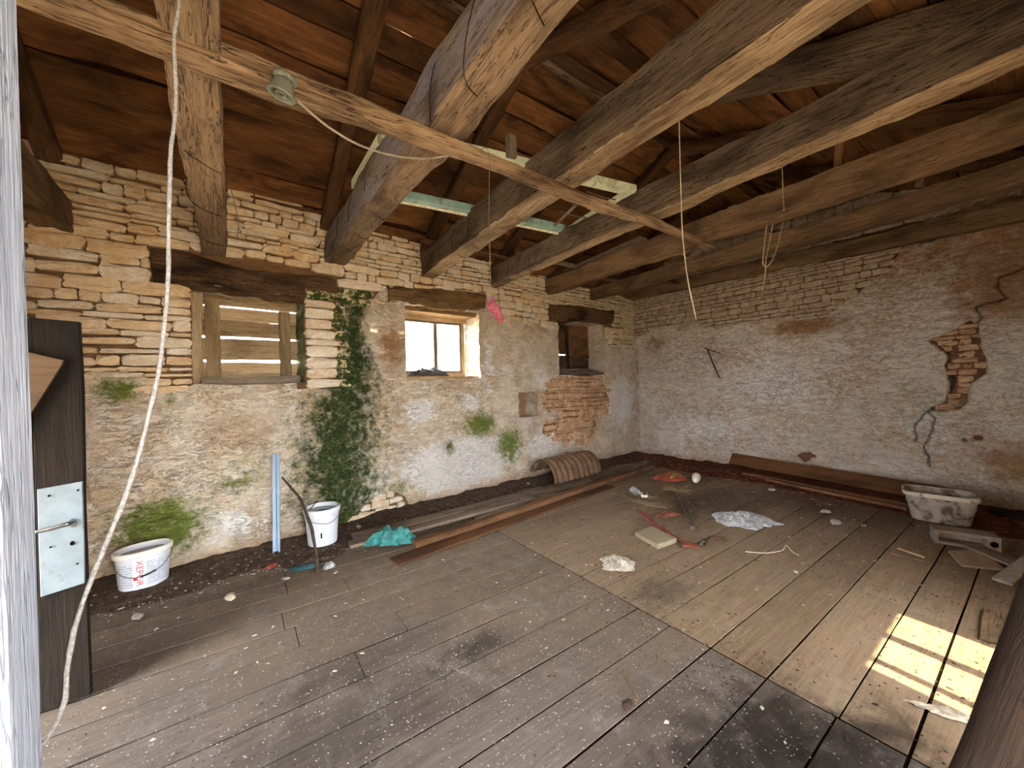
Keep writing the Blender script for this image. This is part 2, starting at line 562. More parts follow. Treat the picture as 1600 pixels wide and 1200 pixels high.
def floor_material(name, light, mid, dark, dust, speck, other=None):
    k = Mat(name, 0.82, 0.28)
    p = k.pos()
    r = k.rnd()
    off = k.n('ShaderNodeCombineXYZ')
    k.l(k.math('MULTIPLY', r, 41.0), off.inputs[0])
    q = k.map(p, (1, 1, 1), off.outputs[0])
    gr = k.noise(k.map(q, (1.3, 22, 1)), 1.6, 6, 0.68, 1.2)
    fine = k.noise(k.map(q, (5, 90, 1)), 1.6, 3, 0.6, 0.4)
    big = k.noise(p, 1.1, 5, 0.65, 0.6)
    med = k.noise(p, 6.5, 6, 0.7, 0.5)
    c = k.mix(k.ramp(gr, 0.32, 0.68), hexc(mid), hexc(light))
    c = k.mix(k.math('MULTIPLY', k.ramp(fine, 0.5, 0.72), 0.4), c, hexc(dark))
    if other:                               # blends into the other tone with growing x and y
        sx = k.n('ShaderNodeSeparateXYZ'); k.l(p, sx.inputs[0])
        g = k.math('ADD', k.math('ADD', k.math('MULTIPLY', sx.outputs[0], 0.30), k.math('MULTIPLY', sx.outputs[1], 0.42)), k.math('MULTIPLY', k.math('SUBTRACT', big, 0.5), 1.4))
        c = k.mix(k.ramp(g, 0.75, 1.75, 0.0, 0.9), c, hexc(other))
    c = k.mix(k.math('MULTIPLY', k.ramp(med, 0.42, 0.7), 0.7), c, hexc(dust))
    # soot and damp stains with a place of their own
    for (cx, cy, rx, ry, amt) in ((1.75, 0.72, 0.55, 0.3, 1.0), (2.1, 0.45, 0.4, 0.2, 0.9), (1.15, 2.05, 0.26, 0.12, 0.85), (0.2, 1.9, 0.9, 0.3, 0.55),
                                  (2.55, 1.72, 0.32, 0.18, 0.6), (4.9, 2.6, 0.8, 0.5, 0.6), (0.6, 2.35, 0.5, 0.16, 0.5), (5.9, 1.5, 0.8, 0.9, 0.55), (5.2, 0.3, 0.8, 0.35, 0.45)):
        m = k.map(p, (1 / rx, 1 / ry, 0), (-cx / rx, -cy / ry, 0))
        ln = k.n('ShaderNodeVectorMath', operation='LENGTH')
        k.l(m, ln.inputs[0])
        d = k.math('ADD', ln.outputs['Value'], k.math('MULTIPLY', k.math('SUBTRACT', med, 0.5), 2.6))
        c = k.mix(k.ramp(d, 0.2, 1.5, amt * 0.9, 0.0), c, hexc('#191512'))
    pw_ = k.noise(k.map(p, (1.0, 0.7, 1)), 3.4, 7, 0.72, 0.8)
    c = k.mix(k.math('MULTIPLY', k.ramp(pw_, 0.52, 0.72), 0.45 if other else 0.25), c, hexc('#8a857f' if other else '#a3937c'))
    # spilt lime crumbs, ground-in dirt
    sp = k.ramp(k.voro(p, 46), 0.0, speck, 1.0, 0.0)
    sel = k.ramp(k.noise(p, 12, 3, 0.6), 0.5, 0.62)
    c = k.mix(k.math('MULTIPLY', sp, sel), c, hexc('#bdb6ab'))
    dirt = k.noise(k.map(p, (1.0, 1.5, 1)), 26, 5, 0.75, 1.0)
    c = k.mix(k.math('MULTIPLY', k.ramp(dirt, 0.6, 0.68), k.ramp(big, 0.35, 0.6, 0.35, 0.9)), c, hexc('#2f2620'))
    c = k.mix(1.0, c, k.mix(r, (0.84, 0.82, 0.8, 1), (1.08, 1.08, 1.08, 1)), 'MULTIPLY')
    k.color(c)
    k.put(k.b.inputs['Roughness'], k.ramp(med, 0.3, 0.7, 0.62, 0.95))
    k.bump(k.math('ADD', gr, k.math('MULTIPLY', dirt, 0.8)), 0.35, 0.008)
    return k.m


M_floor_tan = floor_material('floor_board_tan', '#8f7a62', '#78644e', '#524334', '#857562', 0.16)
M_floor_grey = floor_material('floor_board_grey', '#6a6058', '#544b44', '#352e29', '#645b53', 0.3, '#766551')


def earth_material(name, a, b, c_):
    k = Mat(name, 1.0, 0.1)
    p = k.pos()
    med = k.noise(p, 14, 6, 0.75, 0.4)
    c = k.mix(k.ramp(med, 0.35, 0.65), hexc(a), hexc(b))
    c = k.mix(k.ramp(k.noise(p, 45, 4, 0.7), 0.6, 0.7), c, hexc(c_))
    k.color(c)
    k.bump(med, 0.9, 0.03)
    return k.m


M_soil = earth_material('dark_soil', '#41342a', '#5f5043', '#8c7f72')
M_redsoil = earth_material('red_brown_rot', '#4c2a1e', '#6b3e2b', '#957560')
M_crumb = plain('lime_crumb', '#aaa398', 0.95, 0.1, vary=0.2)
M_flake = plain('bark_flake', '#463830', 0.95, 0.1, vary=0.3)
M_redflake = plain('rotten_wood_flake', '#6b4230', 0.95, 0.1, vary=0.3)

# ================================================================== STRUCTURE
def set_masks(o, m1, m2):
    me = o.data
    for nm, m in (('mask', m1), ('mask2', m2)):
        at = me.attributes.new(nm, 'FLOAT_COLOR', 'POINT')
        at.data.foreach_set('color', np.ascontiguousarray(m, np.float32).ravel())


def axis_vals(lo, hi, step, extra):
    g = list(np.arange(lo, hi + step * 0.5, step))
    for e in extra:
        i = int(np.argmin([abs(q - e) for q in g]))
        g[i] = e
    return np.array(sorted(g))


def ell(s, z, cs, cz, rs, rz):
    return 1 - np.sqrt(((s - cs) / rs) ** 2 + ((z - cz) / rz) ** 2)


# openings of the window wall: (s0, s1, z0, z1, depth)
WIN1 = (-0.36, 0.60, 1.66, 2.62, 0.52)
WIN2 = (1.77, 2.94, 1.68, 2.66, 0.45)
WIN3 = (4.64, 5.98, 1.72, 2.72, 0.45)
NICHE = (3.67, 4.11, 1.03, 1.44, 0.34)
OPEN = [WIN1, WIN2, WIN3, NICHE]


def exposedA(s, z):
    nz = fbm(s * 2.3, z * 2.3, 0, 31, 4)
    e = -np.ones_like(s) * 9
    e = np.maximum(e, np.where(s < -0.28, (z - 1.70) * 2.2, -9))
    e = np.maximum(e, np.where(s < 1.0, (z - 2.75) * 4, -9))
    e = np.maximum(e, np.minimum.reduce([(s - 0.52) * 9, (1.02 - s) * 7, (z - 1.60) * 6]))
    lower = np.interp(s, [0.9, 1.3, 1.6, 3.0, 3.4, 4.4, 5.9, 6.1, 7.2], [2.55, 2.62, 2.85, 2.86, 2.52, 2.6, 2.6, 2.22, 2.28])
    e = np.maximum(e, np.where(s > 0.9, (z - lower) * 3, -9))
    e = np.maximum(e, (ell(s, z, 5.25, 1.15, 0.78, 0.68) + 0.45 * fbm(s * 4, z * 4, 0, 37, 3)) * 0.9)
    e = np.maximum(e, ell(s, z, 1.45, 0.1, 0.32, 0.2) * 0.9)
    return e + nz * 0.42


def reliefA(s, z):
    n = -0.016 * sstep(0.09, 0.0, np.abs(fbm(s * 3.1, z * 9, 0, 203, 3))) + 0.022 * fbm(s * 3.2, z * 7.5, 0, 3, 4) + 0.018 * fbm(s * 1.1, z * 1.3, 0, 8, 3)
    n = n + 0.010 * (1 - np.abs(fbm(s * 8, z * 15, 0, 17, 3)) * 2)
    strong = sstep(1.6, 2.4, z) * sstep(1.2, 1.6, s)
    n = n + strong * 0.016 * fbm(s * 4.5, z * 13, 0, 23, 2)
    ex = sstep(0.0, 0.16, exposedA(s, z))
    n = n * (1 - 0.6 * ex) - 0.040 * ex
    foot = sstep(0.30, 0.16, z + 0.05 * fbm(s * 3, 0, 0, 5, 2)) * sstep(-0.9, -0.5, s) * sstep(1.1, 0.5, s)
    return n + 0.09 * foot, ex


def masksA(s, z, ex):
    cl = np.interp(z, [0.0, 0.25, 0.8, 1.4, 1.9, 2.3, 2.75], [0.92, 0.95, 0.92, 0.98, 1.18, 1.10, 1.22])
    hw = np.interp(z, [0.0, 0.25, 0.8, 1.4, 1.7, 2.0, 2.3, 2.75], [0.46, 0.56, 0.60, 0.54, 0.38, 0.24, 0.18, 0.12])
    moss = 1.05 - np.abs(s - cl) / (hw * 1.2) * 0.8
    moss = np.where(z > 2.8, -1, moss)
    core = np.clip(moss * 1.2, 0, 1)
    lite = np.maximum.reduce([ell(s, z, -0.62, 0.38, 0.50, 0.40) * 1.5, ell(s, z, -0.86, 1.62, 0.22, 0.26) * 1.1, ell(s, z, -0.52, 1.52, 0.08, 0.1), ell(s, z, -0.05, 0.68, 0.36, 0.26) * 0.8,
                              ell(s, z, 0.05, 0.8, 0.7, 0.5) * 0.5, ell(s, z, 2.9, 1.0, 0.48, 0.32) * 1.25, ell(s, z, 3.45, 0.62, 0.48, 0.5) * 1.15, ell(s, z, 2.38, 0.72, 0.14, 0.2), ell(s, z, 1.6, 0.3, 0.3, 0.2) * 0.8])
    mo = np.clip(np.maximum(moss, lite), 0, 1)
    dk = np.where(core > lite, 0.35 + 0.7 * core, 0.12)
    br = np.maximum.reduce([ell(s, z, 5.2, 1.1, 1.0, 0.9) * 1.1, ell(s, z, 1.6, 2.1, 0.35, 0.6) * 0.9, 0.55 * sstep(0.35, 0.0, z), ell(s, z, 0.0, 1.2, 0.7, 0.5) * 0.6, ell(s, z, 1.7, 0.7, 0.5, 0.4) * 0.4, 0.45 * sstep(2.5, 3.0, z)])
    wh = np.maximum.reduce([ell(s, z, 2.6, 0.5, 1.5, 0.6) * 1.4, ell(s, z, 4.2, 0.55, 0.8, 0.5) * 0.9, ell(s, z, 1.95, 1.25, 0.36, 0.28) * 1.3, ell(s, z, 2.75, 1.3, 0.3, 0.25) * 1.0, ell(s, z, 6.5, 1.2, 0.9, 1.0) * 1.2, ell(s, z, 3.6, 1.9, 1.1, 0.8) * 0.55,
                            ell(s, z, 4.3, 1.6, 0.3, 0.3) * 1.1, ell(s, z, -0.1, 0.25, 0.4, 0.3) * 0.8, ell(s, z, 3.1, 2.0, 0.15, 0.7) * 0.9])
    m1 = np.stack([mo, np.clip(br, 0, 1), np.clip(wh, 0, 1), np.clip(dk, 0, 1)], -1)
    m2 = np.stack([ex, 0 * ex, 0 * ex, 0 * ex + 1], -1)
    return m1, m2


def build_wallA():
    su = axis_vals(-1.75, 7.15, 0.024, [q for o in OPEN for q in o[:2]])
    zu = axis_vals(-0.10, 3.60, 0.020, [q for o in OPEN for q in o[2:4]])
    S, Z = np.meshgrid(su, zu, indexing='ij')
    n, ex = reliefA(S, Z)
    ws = 0.02 * fbm(S * 3, Z * 3, 0, 41, 3)
    wz = 0.018 * fbm(S * 3, Z * 3, 0, 47, 3)
    m1, m2 = masksA(S, Z, ex)
    P = PA + (S + ws)[..., None] * dA + n[..., None] * nA + np.stack([0 * S, 0 * S, Z + wz], -1)
    ns, nz = S.shape
    idx = np.arange(ns * nz).reshape(ns, nz)
    cs, cz = (su[:-1] + su[1:]) / 2, (zu[:-1] + zu[1:]) / 2
    keep = np.ones((ns - 1, nz - 1), bool)
    for (a, b, c, d, dep) in OPEN:
        keep &= ~(((cs > a) & (cs < b))[:, None] & ((cz > c) & (cz < d))[None, :])
    q = np.stack([idx[:-1, :-1], idx[1:, :-1], idx[1:, 1:], idx[:-1, 1:]], -1)[keep]
    V = [P.reshape(-1, 3)]
    Fc = [q]
    M1, M2 = [m1.reshape(-1, 4)], [m2.reshape(-1, 4)]
    base = ns * nz
    K = 14
    for oi, (a, b, c, d, dep) in enumerate(OPEN):
        ia, ib = int(np.argmin(abs(su - a))), int(np.argmin(abs(su - b)))
        ic, id_ = int(np.argmin(abs(zu - c))), int(np.argmin(abs(zu - d)))
        loop = [(i, ic) for i in range(ia, ib)] + [(ib, j) for j in range(ic, id_)] + [(i, id_) for i in range(ib, ia, -1)] + [(ia, j) for j in range(id_, ic, -1)]
        L = len(loop)
        ring0 = np.array([P[i, j] for i, j in loop])
        mid = A((a + b) / 2, (c + d) / 2)
        rows = []
        for k in range(K + 1):
            t = k / K
            pk = ring0 - nA * dep * t
            inw = (mid - ring0); inw = inw - (inw @ nA)[:, None] * nA
            inw /= np.linalg.norm(inw, axis=1)[:, None]
            am = 0.022 * fbm(pk[:, 0] * 7, pk[:, 1] * 7, pk[:, 2] * 9, 61 + oi, 3) * min(1, t * 5)
            rows.append(pk + inw * am[:, None])
        V.append(np.concatenate(rows))
        st = base + np.arange((K + 1) * L).reshape(K + 1, L)
        nx = np.roll(st, -1, axis=1)
        Fc.append(np.stack([st[:-1], st[1:], nx[1:], nx[:-1]], -1).reshape(-1, 4))
        mm1 = np.array([m1[i, j] for i, j in loop]); mm2 = np.array([m2[i, j] for i, j in loop])
        if oi == 0:
            mm1[:, 0] = np.where(np.array([i == ib for i, j in loop]), 0.9, 0.0); mm1[:, 3] = 0.6
        mm2[:, 0] *= 0.3
        M1.append(np.tile(mm1, (K + 1, 1))); M2.append(np.tile(mm2, (K + 1, 1)))
        base += (K + 1) * L
        if oi == 3:                         # back of the niche, recess shade painted in as darker brown
            for p in ((a - 0.1, c - 0.1), (b + 0.1, c - 0.1), (b + 0.1, d + 0.1), (a - 0.1, d + 0.1)):
                V.append(A(p[0], p[1], -dep + 0.02)[None]); M1.append(np.array([[0, 0.95, 0, 0]])); M2.append(np.array([[0.2, 0, 0, 1]]))
            Fc.append(np.array([[base, base + 1, base + 2, base + 3]]))
            base += 4
    V = np.concatenate(V); Fc = np.concatenate(Fc)
    o = mesh('wall_back', V, Fc, M_wallA, None, True)
    set_masks(o, np.concatenate(M1), np.concatenate(M2))
    return tag(o, 'old limestone wall with flaking lime plaster, moss and three windows', 'wall', kind='structure')


wall_back = build_wallA()


# ---- stones
def stone_protos(mat, n, nm):
    out = []
    for k in range(n):
        nx, nz_ = 5, 4
        v, f = [], []
        rx = rng.uniform(0.06, 0.12)
        for j in range(nz_ + 1):
            for i in range(nx + 1):
                x, z = i / nx - 0.5, j / nz_ - 0.5
                ed = min(0.5 - abs(x), 0.5 - abs(z))
                xo = x + 0.05 * float(vnoise(x * 4, z * 4, k * 3.7, 71)) * (1 if abs(x) < 0.5 else 1.0)
                zo = z + 0.10 * float(vnoise(x * 4, z * 4, k * 3.7 + 9, 73))
                if abs(x) == 0.5 and abs(z) == 0.5:
                    xo *= 1 - rx * 0.6; zo *= rng.uniform(0.8, 1.0)
                dep = -1 + (0.13 if ed < 0.01 else 0.0) + 0.17 * float(vnoise(x * 5, z * 5, k * 5.1, 77)) + 0.2 * x * rng.uniform(-1, 1) * 0.3
                v.append((xo, dep, zo))
        for j in range(nz_):
            for i in range(nx):
                a = j * (nx + 1) + i
                f.append((a, a + 1, a + nx + 2, a + nx + 1))
        rim = [i for i in range(nx + 1)] + [(j + 1) * (nx + 1) + nx for j in range(nz_)] + [nz_ * (nx + 1) + i for i in range(nx - 1, -1, -1)] + [j * (nx + 1) for j in range(nz_ - 1, 0, -1)]
        k0 = len(v)
        for i in rim:
            v.append((v[i][0], 0.0, v[i][2]))
        for t in range(len(rim)):
            u = (t + 1) % len(rim)
            f.append((rim[u], rim[t], k0 + t, k0 + u))
        me = bpy.data.meshes.new(nm)
        me.from_pydata(v, [], f)
        me.materials.append(mat)
        me.update()
        out.append(me)
    return out


PROTO = stone_protos(M_stone, 12, 'stone')
STONE_PATCH = {}


def add_stone(parent, mtx, mat, store):
    store.append((mtx, mat))


def flush_stones(parent, store, limit=295):
    store.sort(key=lambda t: -abs(t[0].col[0].length * t[0].col[2].length))
    for mtx, mat in store[:limit]:
        o = bpy.data.objects.new('stone', rng.choice(PROTO))
        COL.objects.link(o)
        o.parent = parent
        o.matrix_local = mtx
        if mat is not M_stone:
            o.material_slots[0].link = 'OBJECT'
            o.material_slots[0].material = mat
    rest = store[limit:]
    if rest:
        by = {}
        for mtx, mat in rest:
            by.setdefault(mat.name, []).append((mtx, mat))
        for k, lst in by.items():
            parts = []
            for mtx, mat in lst:
                me = rng.choice(PROTO)
                parts.append(([tuple(mtx @ v.co) for v in me.vertices], [tuple(p.vertices) for p in me.polygons]))
            v, f = merge(parts)
            tag(mesh('small_stones', v, f, lst[0][1], parent), kind='stuff')


def blocked(s, z, hw, hh):
    for (a, b, c, d, _) in OPEN:
        if s + hw > a - 0.005 and s - hw < b + 0.005 and z + hh > c - 0.005 and z - hh < d + 0.005:
            return True
    for (a, b, c, d) in ((-0.62, 0.92, 2.60, 2.87), (1.56, 3.06, 2.66, 2.92), (4.42, 6.22, 2.70, 2.95)):
        if s + hw * 0.8 > a and s - hw * 0.8 < b and z + hh * 0.6 > c and z - hh * 0.6 < d:
            return True
    return False


storeA = []
z = 0.02
row = 0
while z < 3.52:
    h0 = rng.choice([0.05, 0.065, 0.08, 0.095, 0.115, 0.13])
    s = -1.7 + rng.uniform(0, 0.2)
    while s < 7.05:
        left = s < 1.05
        w = (rng.uniform(0.12, 0.5) if left else rng.uniform(0.10, 0.36)) * (0.7 + h0 * 3.2)
        h = h0 * rng.choice([0.7, 0.85, 0.95, 1.0, 1.05, 1.1])
        skip = False
        for (a, b, c, d) in [o_[:4] for o_ in OPEN] + [(-0.63, 0.94, 2.58, 2.875), (1.55, 3.07, 2.665, 2.92), (4.42, 6.24, 2.70, 2.97), (0.6, 0.98, 1.56, 2.6)]:
            if z + h0 * 0.75 > c and z + h0 * 0.25 < d:
                if a - 0.02 <= s < b - 0.001:
                    s = b + 0.004; skip = True; break
                if s < a < s + w + 0.06:
                    w = a - s - 0.002
        if skip: continue
        if w < 0.03:
            s += max(w, 0.004) + 0.02; continue
        sc, zc = s + w / 2, z + h0 / 2 + 0.045 * float(vnoise(s * 0.9, z * 0.9, 0, 83))
        e = float(exposedA(np.array(sc), np.array(zc)))
        if e > -0.04:
            n0 = -0.055
            dep = rng.uniform(0.050, 0.078) + (0.012 if left and zc > 1.6 else 0)
            p = A(sc, zc, n0)
            mtx = Matrix.Translation(Vector(p)) @ Matrix.Rotation(TH, 4, 'Z') @ Matrix.Rotation(rng.uniform(-0.035, 0.035), 4, 'Y') @ Matrix.Diagonal((w - 0.012, dep, h - 0.009, 1))
            if 0.58 < sc < 1.3 and 1.5 < zc < 2.72:
                mat = M_stone_moss if (sc > 0.92 or rng.random() < 0.3) else M_stone_white
            elif zc < 1.7 and sc > 4:
                mat = M_stone_red
            elif sc > 1.0:
                mat = M_stone_white if rng.random() < 0.75 else M_stone
            else:
                mat = M_stone if rng.random() < 0.8 else M_stone_white
            storeA.append((mtx, mat))
        s += w
    z += h0
z = 1.60                                    # dressed corner stones right of the shuttered window
while z < 2.60:
    h = rng.uniform(0.075, 0.135)
    w = rng.uniform(0.26, 0.40)
    p = A(0.606 + w / 2, z + h / 2, -0.06)
    storeA.append((Matrix.Translation(Vector(p)) @ Matrix.Rotation(TH, 4, 'Z') @ Matrix.Rotation(rng.uniform(-0.02, 0.03), 4, 'Y') @ Matrix.Diagonal((w, rng.uniform(0.085, 0.11), h - 0.012, 1)), M_stone_moss if rng.random() < 0.25 else M_stone_white))
    if w < 0.36:
        p = A(0.606 + w + 0.08, z + h / 2, -0.06)
        storeA.append((Matrix.Translation(Vector(p)) @ Matrix.Rotation(TH, 4, 'Z') @ Matrix.Diagonal((0.15, 0.075, h - 0.014, 1)), M_stone_moss))
    z += h
flush_stones(wall_back, storeA)


# ---- end wall
CRACKS = [[(1600, 418), (1562, 432), (1556, 447), (1572, 467), (1525, 480), (1533, 497), (1521, 512)],
          [(1455, 532), (1478, 545), (1482, 575), (1490, 600), (1478, 632), (1452, 640)],
          [(1452, 640), (1461, 655), (1450, 680), (1444, 700), (1455, 728)],
          [(1450, 642), (1432, 660), (1428, 690)], [(1440, 380), (1462, 372), (1470, 345)]]
CRACKS = [[tuple(on(x, y, 0, XB)[1:3]) for x, y in c] for c in CRACKS]
HOLE = [(1458, 530), (1500, 512), (1515, 500), (1530, 515), (1532, 540), (1540, 560), (1542, 583), (1515, 600), (1510, 625), (1500, 640), (1455, 642), (1452, 636), (1478, 632), (1484, 610), (1480, 580), (1480, 555)]
HOLE = [tuple(on(x, y, 0, XB)[1:3]) for x, y in HOLE]


def seg_dist(Y, Z, poly):
    d = np.full(Y.shape, 9.0)
    for (a, b), (c, e) in zip(poly[:-1], poly[1:]):
        vx, vz = c - a, e - b
        t = np.clip(((Y - a) * vx + (Z - b) * vz) / (vx * vx + vz * vz), 0, 1)
        d = np.minimum(d, np.hypot(Y - a - t * vx, Z - b - t * vz))
    return d


def inside(Y, Z, poly):
    r = np.zeros(Y.shape, bool)
    k = len(poly)
    for i in range(k):
        (x1, y1), (x2, y2) = poly[i], poly[(i + 1) % k]
        if y1 == y2: continue
        c = ((y1 > Z) != (y2 > Z)) & (Y < (x2 - x1) * (Z - y1) / (y2 - y1) + x1)
        r ^= c
    return r


def hole_field(Y, Z):
    d = seg_dist(Y, Z, HOLE + [HOLE[0]])
    ins = inside(Y, Z, HOLE)
    e = np.where(ins, 0.1 + d * 6, -d * 10) + 0.28 * fbm(Y * 9, Z * 9, 0, 19, 3)
    for (x, y, r) in ((1526, 686, 0.05), (1258, 712, 0.07)):
        c = on(x, y, 0, XB)
        if r: e = np.maximum(e, (r - np.hypot((Y - c[1]) * 0.8, (Z - c[2]) * 1.2)) * 8 + 0.25 * 2.4 * fbm(Y * 14, Z * 14, 0, 7, 2))
    return e


def exposedB(Y, Z):
    lower = np.interp(Y, [0.9, 1.2, 1.9, 3.0, 4.2, 5.3], [3.3, 2.85, 2.45, 2.52, 2.62, 2.50])
    e = np.where(Y > 0.9, (Z - lower) * 3, -9) - sstep(1.9, 1.0, Y) * 0.7
    return e + 0.42 * fbm(Y * 2.3, Z * 2.6, 0, 131, 4)


def build_wallB():
    yu = np.arange(-0.75, 5.45, 0.0155)
    zu = np.arange(-0.1, 3.62, 0.0145)
    Y, Z = np.meshgrid(yu, zu, indexing='ij')
    n = -0.020 * sstep(0.10, 0.0, np.abs(fbm(Y * 3.0, Z * 10, 0, 303, 3))) + 0.024 * fbm(Y * 3.0, Z * 8.5, 0, 103, 4) + 0.02 * fbm(Y * 0.9, Z * 1.1, 0, 108, 3) + 0.011 * (1 - np.abs(fbm(Y * 7, Z * 15, 0, 117, 3)) * 2)
    n = n + 0.012 * fbm(Y * 4.5, Z * 14, 0, 123, 2)
    ex = sstep(0.0, 0.16, exposedB(Y, Z))
    hf = sstep(-0.05, 0.10, hole_field(Y, Z))
    n = n * (1 - 0.6 * ex) - 0.038 * ex - 0.055 * hf
    cd = np.minimum.reduce([seg_dist(Y + 0.02 * vnoise(Y * 9, Z * 9, 0, 5), Z + 0.02 * vnoise(Y * 9, Z * 9, 0, 6), c) for c in CRACKS])
    cr_ = sstep(0.016, 0.003, cd)
    n = n - 0.035 * cr_
    exx = np.maximum(ex, hf)
    br = np.maximum.reduce([0.62 * sstep(2.15, 3.1, Z + 0.15 * fbm(Y * 1.2, Z, 0, 9, 2)), 0.75 * sstep(1.35, 0.3, Y) * sstep(1.9, 2.35, Z), 0.55 * sstep(0.35, 0.0, Z), ell(Y, Z, 2.2, 2.35, 0.9, 0.22) * 1.1, ell(Y, Z, 4.7, 2.35, 0.5, 0.4) * 0.8,
                            ell(Y, Z, 0.25, 0.55, 0.6, 0.5) * 0.9, sstep(0.12, 0.0, np.abs(Y - 5.2)) * 0.5, np.clip(0.55 - np.abs(hole_field(Y, Z)), 0, 1)])
    wh = np.maximum.reduce([ell(Y, Z, 2.6, 1.5, 1.3, 0.8) * 0.9, ell(Y, Z, 3.8, 0.7, 1.2, 0.5) * 0.9, ell(Y, Z, 1.0, 1.0, 0.6, 0.6) * 0.7])
    gr = np.maximum(ell(Y, Z, 0.9, 1.15, 0.7, 0.7) * 0.55, ell(Y, Z, 0.2, 1.6, 0.4, 0.5) * 0.6)
    m1 = np.stack([np.clip(gr, 0, 1), np.clip(br, 0, 1), np.clip(wh, 0, 1), 0 * ex + 0.2], -1)
    m2 = np.stack([exx, cr_ * 0.85, 0 * ex, 0 * ex + 1], -1)
    X = XB - n
    P = np.stack([X, Y, Z], -1)
    a, b = Y.shape
    idx = np.arange(a * b).reshape(a, b)
    q = np.stack([idx[:-1, :-1], idx[:-1, 1:], idx[1:, 1:], idx[1:, :-1]], -1).reshape(-1, 4)
    V = np.concatenate([P.reshape(-1, 3), np.array([[XB + 0.02, -1.2, 3.5], [XB + 0.02, 5.6, 3.5], [XB + 0.02, 2.7, 5.1]])])
    M1 = np.concatenate([m1.reshape(-1, 4), np.array([[0, .9, 0, 0]] * 3)])
    M2 = np.concatenate([m2.reshape(-1, 4), np.array([[0.9, 0, 0, 1]] * 3)])
    k = a * b
    faces = [tuple(t) for t in q] + [(k, k + 2, k + 1)]
    o = mesh('wall_right', V, faces, M_wallB, None, True)
    set_masks(o, M1, M2)
    return tag(o, 'whitewashed rubble end wall with a long crack and bare stone courses on top', 'wall', kind='structure')


wall_right = build_wallB()
storeB = []


def stoneB(yc, zc, w, h, dep, mat, n0=-0.055):
    mtx = Matrix.Translation((XB - n0, yc, zc)) @ Matrix.Rotation(-math.pi / 2, 4, 'Z') @ Matrix.Rotation(rng.uniform(-0.03, 0.03), 4, 'Y') @ Matrix.Diagonal((w - 0.011, dep, h - 0.009, 1))
    storeB.append((mtx, mat))


z = 1.0
while z < 3.42:
    h0 = rng.choice([0.045, 0.06, 0.075, 0.09, 0.105])
    y = 0.1 + rng.uniform(0, 0.1)
    while y < 5.2:
        w = rng.uniform(0.10, 0.30)
        yc, zc = y + w / 2, z + h0 / 2 + 0.02 * float(vnoise(y * 0.8, z, 0, 87))
        if float(exposedB(np.array(yc), np.array(zc))) > -0.04:
            stoneB(yc, zc, w, h0 * rng.uniform(0.85, 1.04), rng.uniform(0.05, 0.072), M_stone_b)
        elif (yc < 0.3 or zc < 1.0) and float(hole_field(np.array(yc), np.array(zc))) > -0.05:
            stoneB(yc, zc, min(w, 0.22), h0, rng.uniform(0.045, 0.085), M_stone_red, -0.10)
        y += w
    z += h0
z = 1.05
while z < 2.25:                             # small stones bared in the broken plaster of the crack
    h0 = rng.uniform(0.05, 0.09)
    y = 0.35
    while y < 1.0:
        w = rng.uniform(0.09, 0.22)
        if float(hole_field(np.array(y + w / 2), np.array(z + h0 / 2))) > -0.12:
            stoneB(y + w / 2, z + h0 / 2, w, h0, rng.uniform(0.05, 0.085), M_stone_red, -0.095)
        y += w
    z += h0
# courses of the gable that show in the dark between the tie beams
z = 3.5
while z < 4.9:
    h0 = rng.uniform(0.1, 0.15)
    y = 2.7 - (5.05 - z) * 1.9 + 0.1
    while y < 2.7 + (5.05 - z) * 1.55 - 0.1:
        w = rng.uniform(0.2, 0.42)
        stoneB(y + w / 2, z + h0 / 2, w, h0, 0.06, M_stone_b, -0.06)
        y += w
    z += h0
flush_stones(wall_right, storeB)

# ---- walls behind and beside the camera: left end with a doorway, front with entrance and window
WT = 0.45
M_wallC = plain('rough_cream_plaster', '#cbb491', 0.95, 0.15, vary=0.2, scale=6, bump=0.6)


def wall_blocks(name, rects, axis, c, label, hole_free=True):
    parts = []
    for (a, b, z0, z1) in rects:
        if axis == 'x':
            parts.append(box_geo((c, (a + b) / 2, (z0 + z1) / 2), (WT, b - a, z1 - z0)))
        else:
            parts.append(box_geo(((a + b) / 2, c, (z0 + z1) / 2), (b - a, WT, z1 - z0)))
    v, f = merge(parts)
    return tag(mesh(name, v, f, M_wallC), label, 'wall', kind='structure')


YF = -0.62
wall_left = wall_blocks('wall_left', [(YF - WT, 2.05, 0, 3.3), (2.05, 2.95, 2.02, 3.3), (2.95, 5.3, 0, 3.3), (0.4, 4.6, 3.3, 4.0), (1.6, 3.6, 4.0, 4.5)], 'x', -1.62 - WT / 2,
                        'cream plastered end wall with a doorway')
wall_front = wall_blocks('wall_front', [(-1.62, -0.28, 0, 3.15), (-0.28, 1.0, 2.45, 3.15), (1.0, 2.60, 0, 3.15), (2.60, 3.42, 0, 0.45), (2.60, 3.42, 2.0, 3.15), (3.42, 7.3, 0, 3.15)], 'y', YF - WT / 2,
                         'cream plastered entrance wall with a doorway and a low window')
gv, gf = box_geo((2.7, 2.0, -0.31), (60, 60, 0.3))
tag(mesh('ground', gv, gf, plain('pale_yard_gravel', '#a89a84', 0.95, 0.1, vary=0.2, scale=3)), 'pale gravel yard around the house', 'ground', kind='structure')

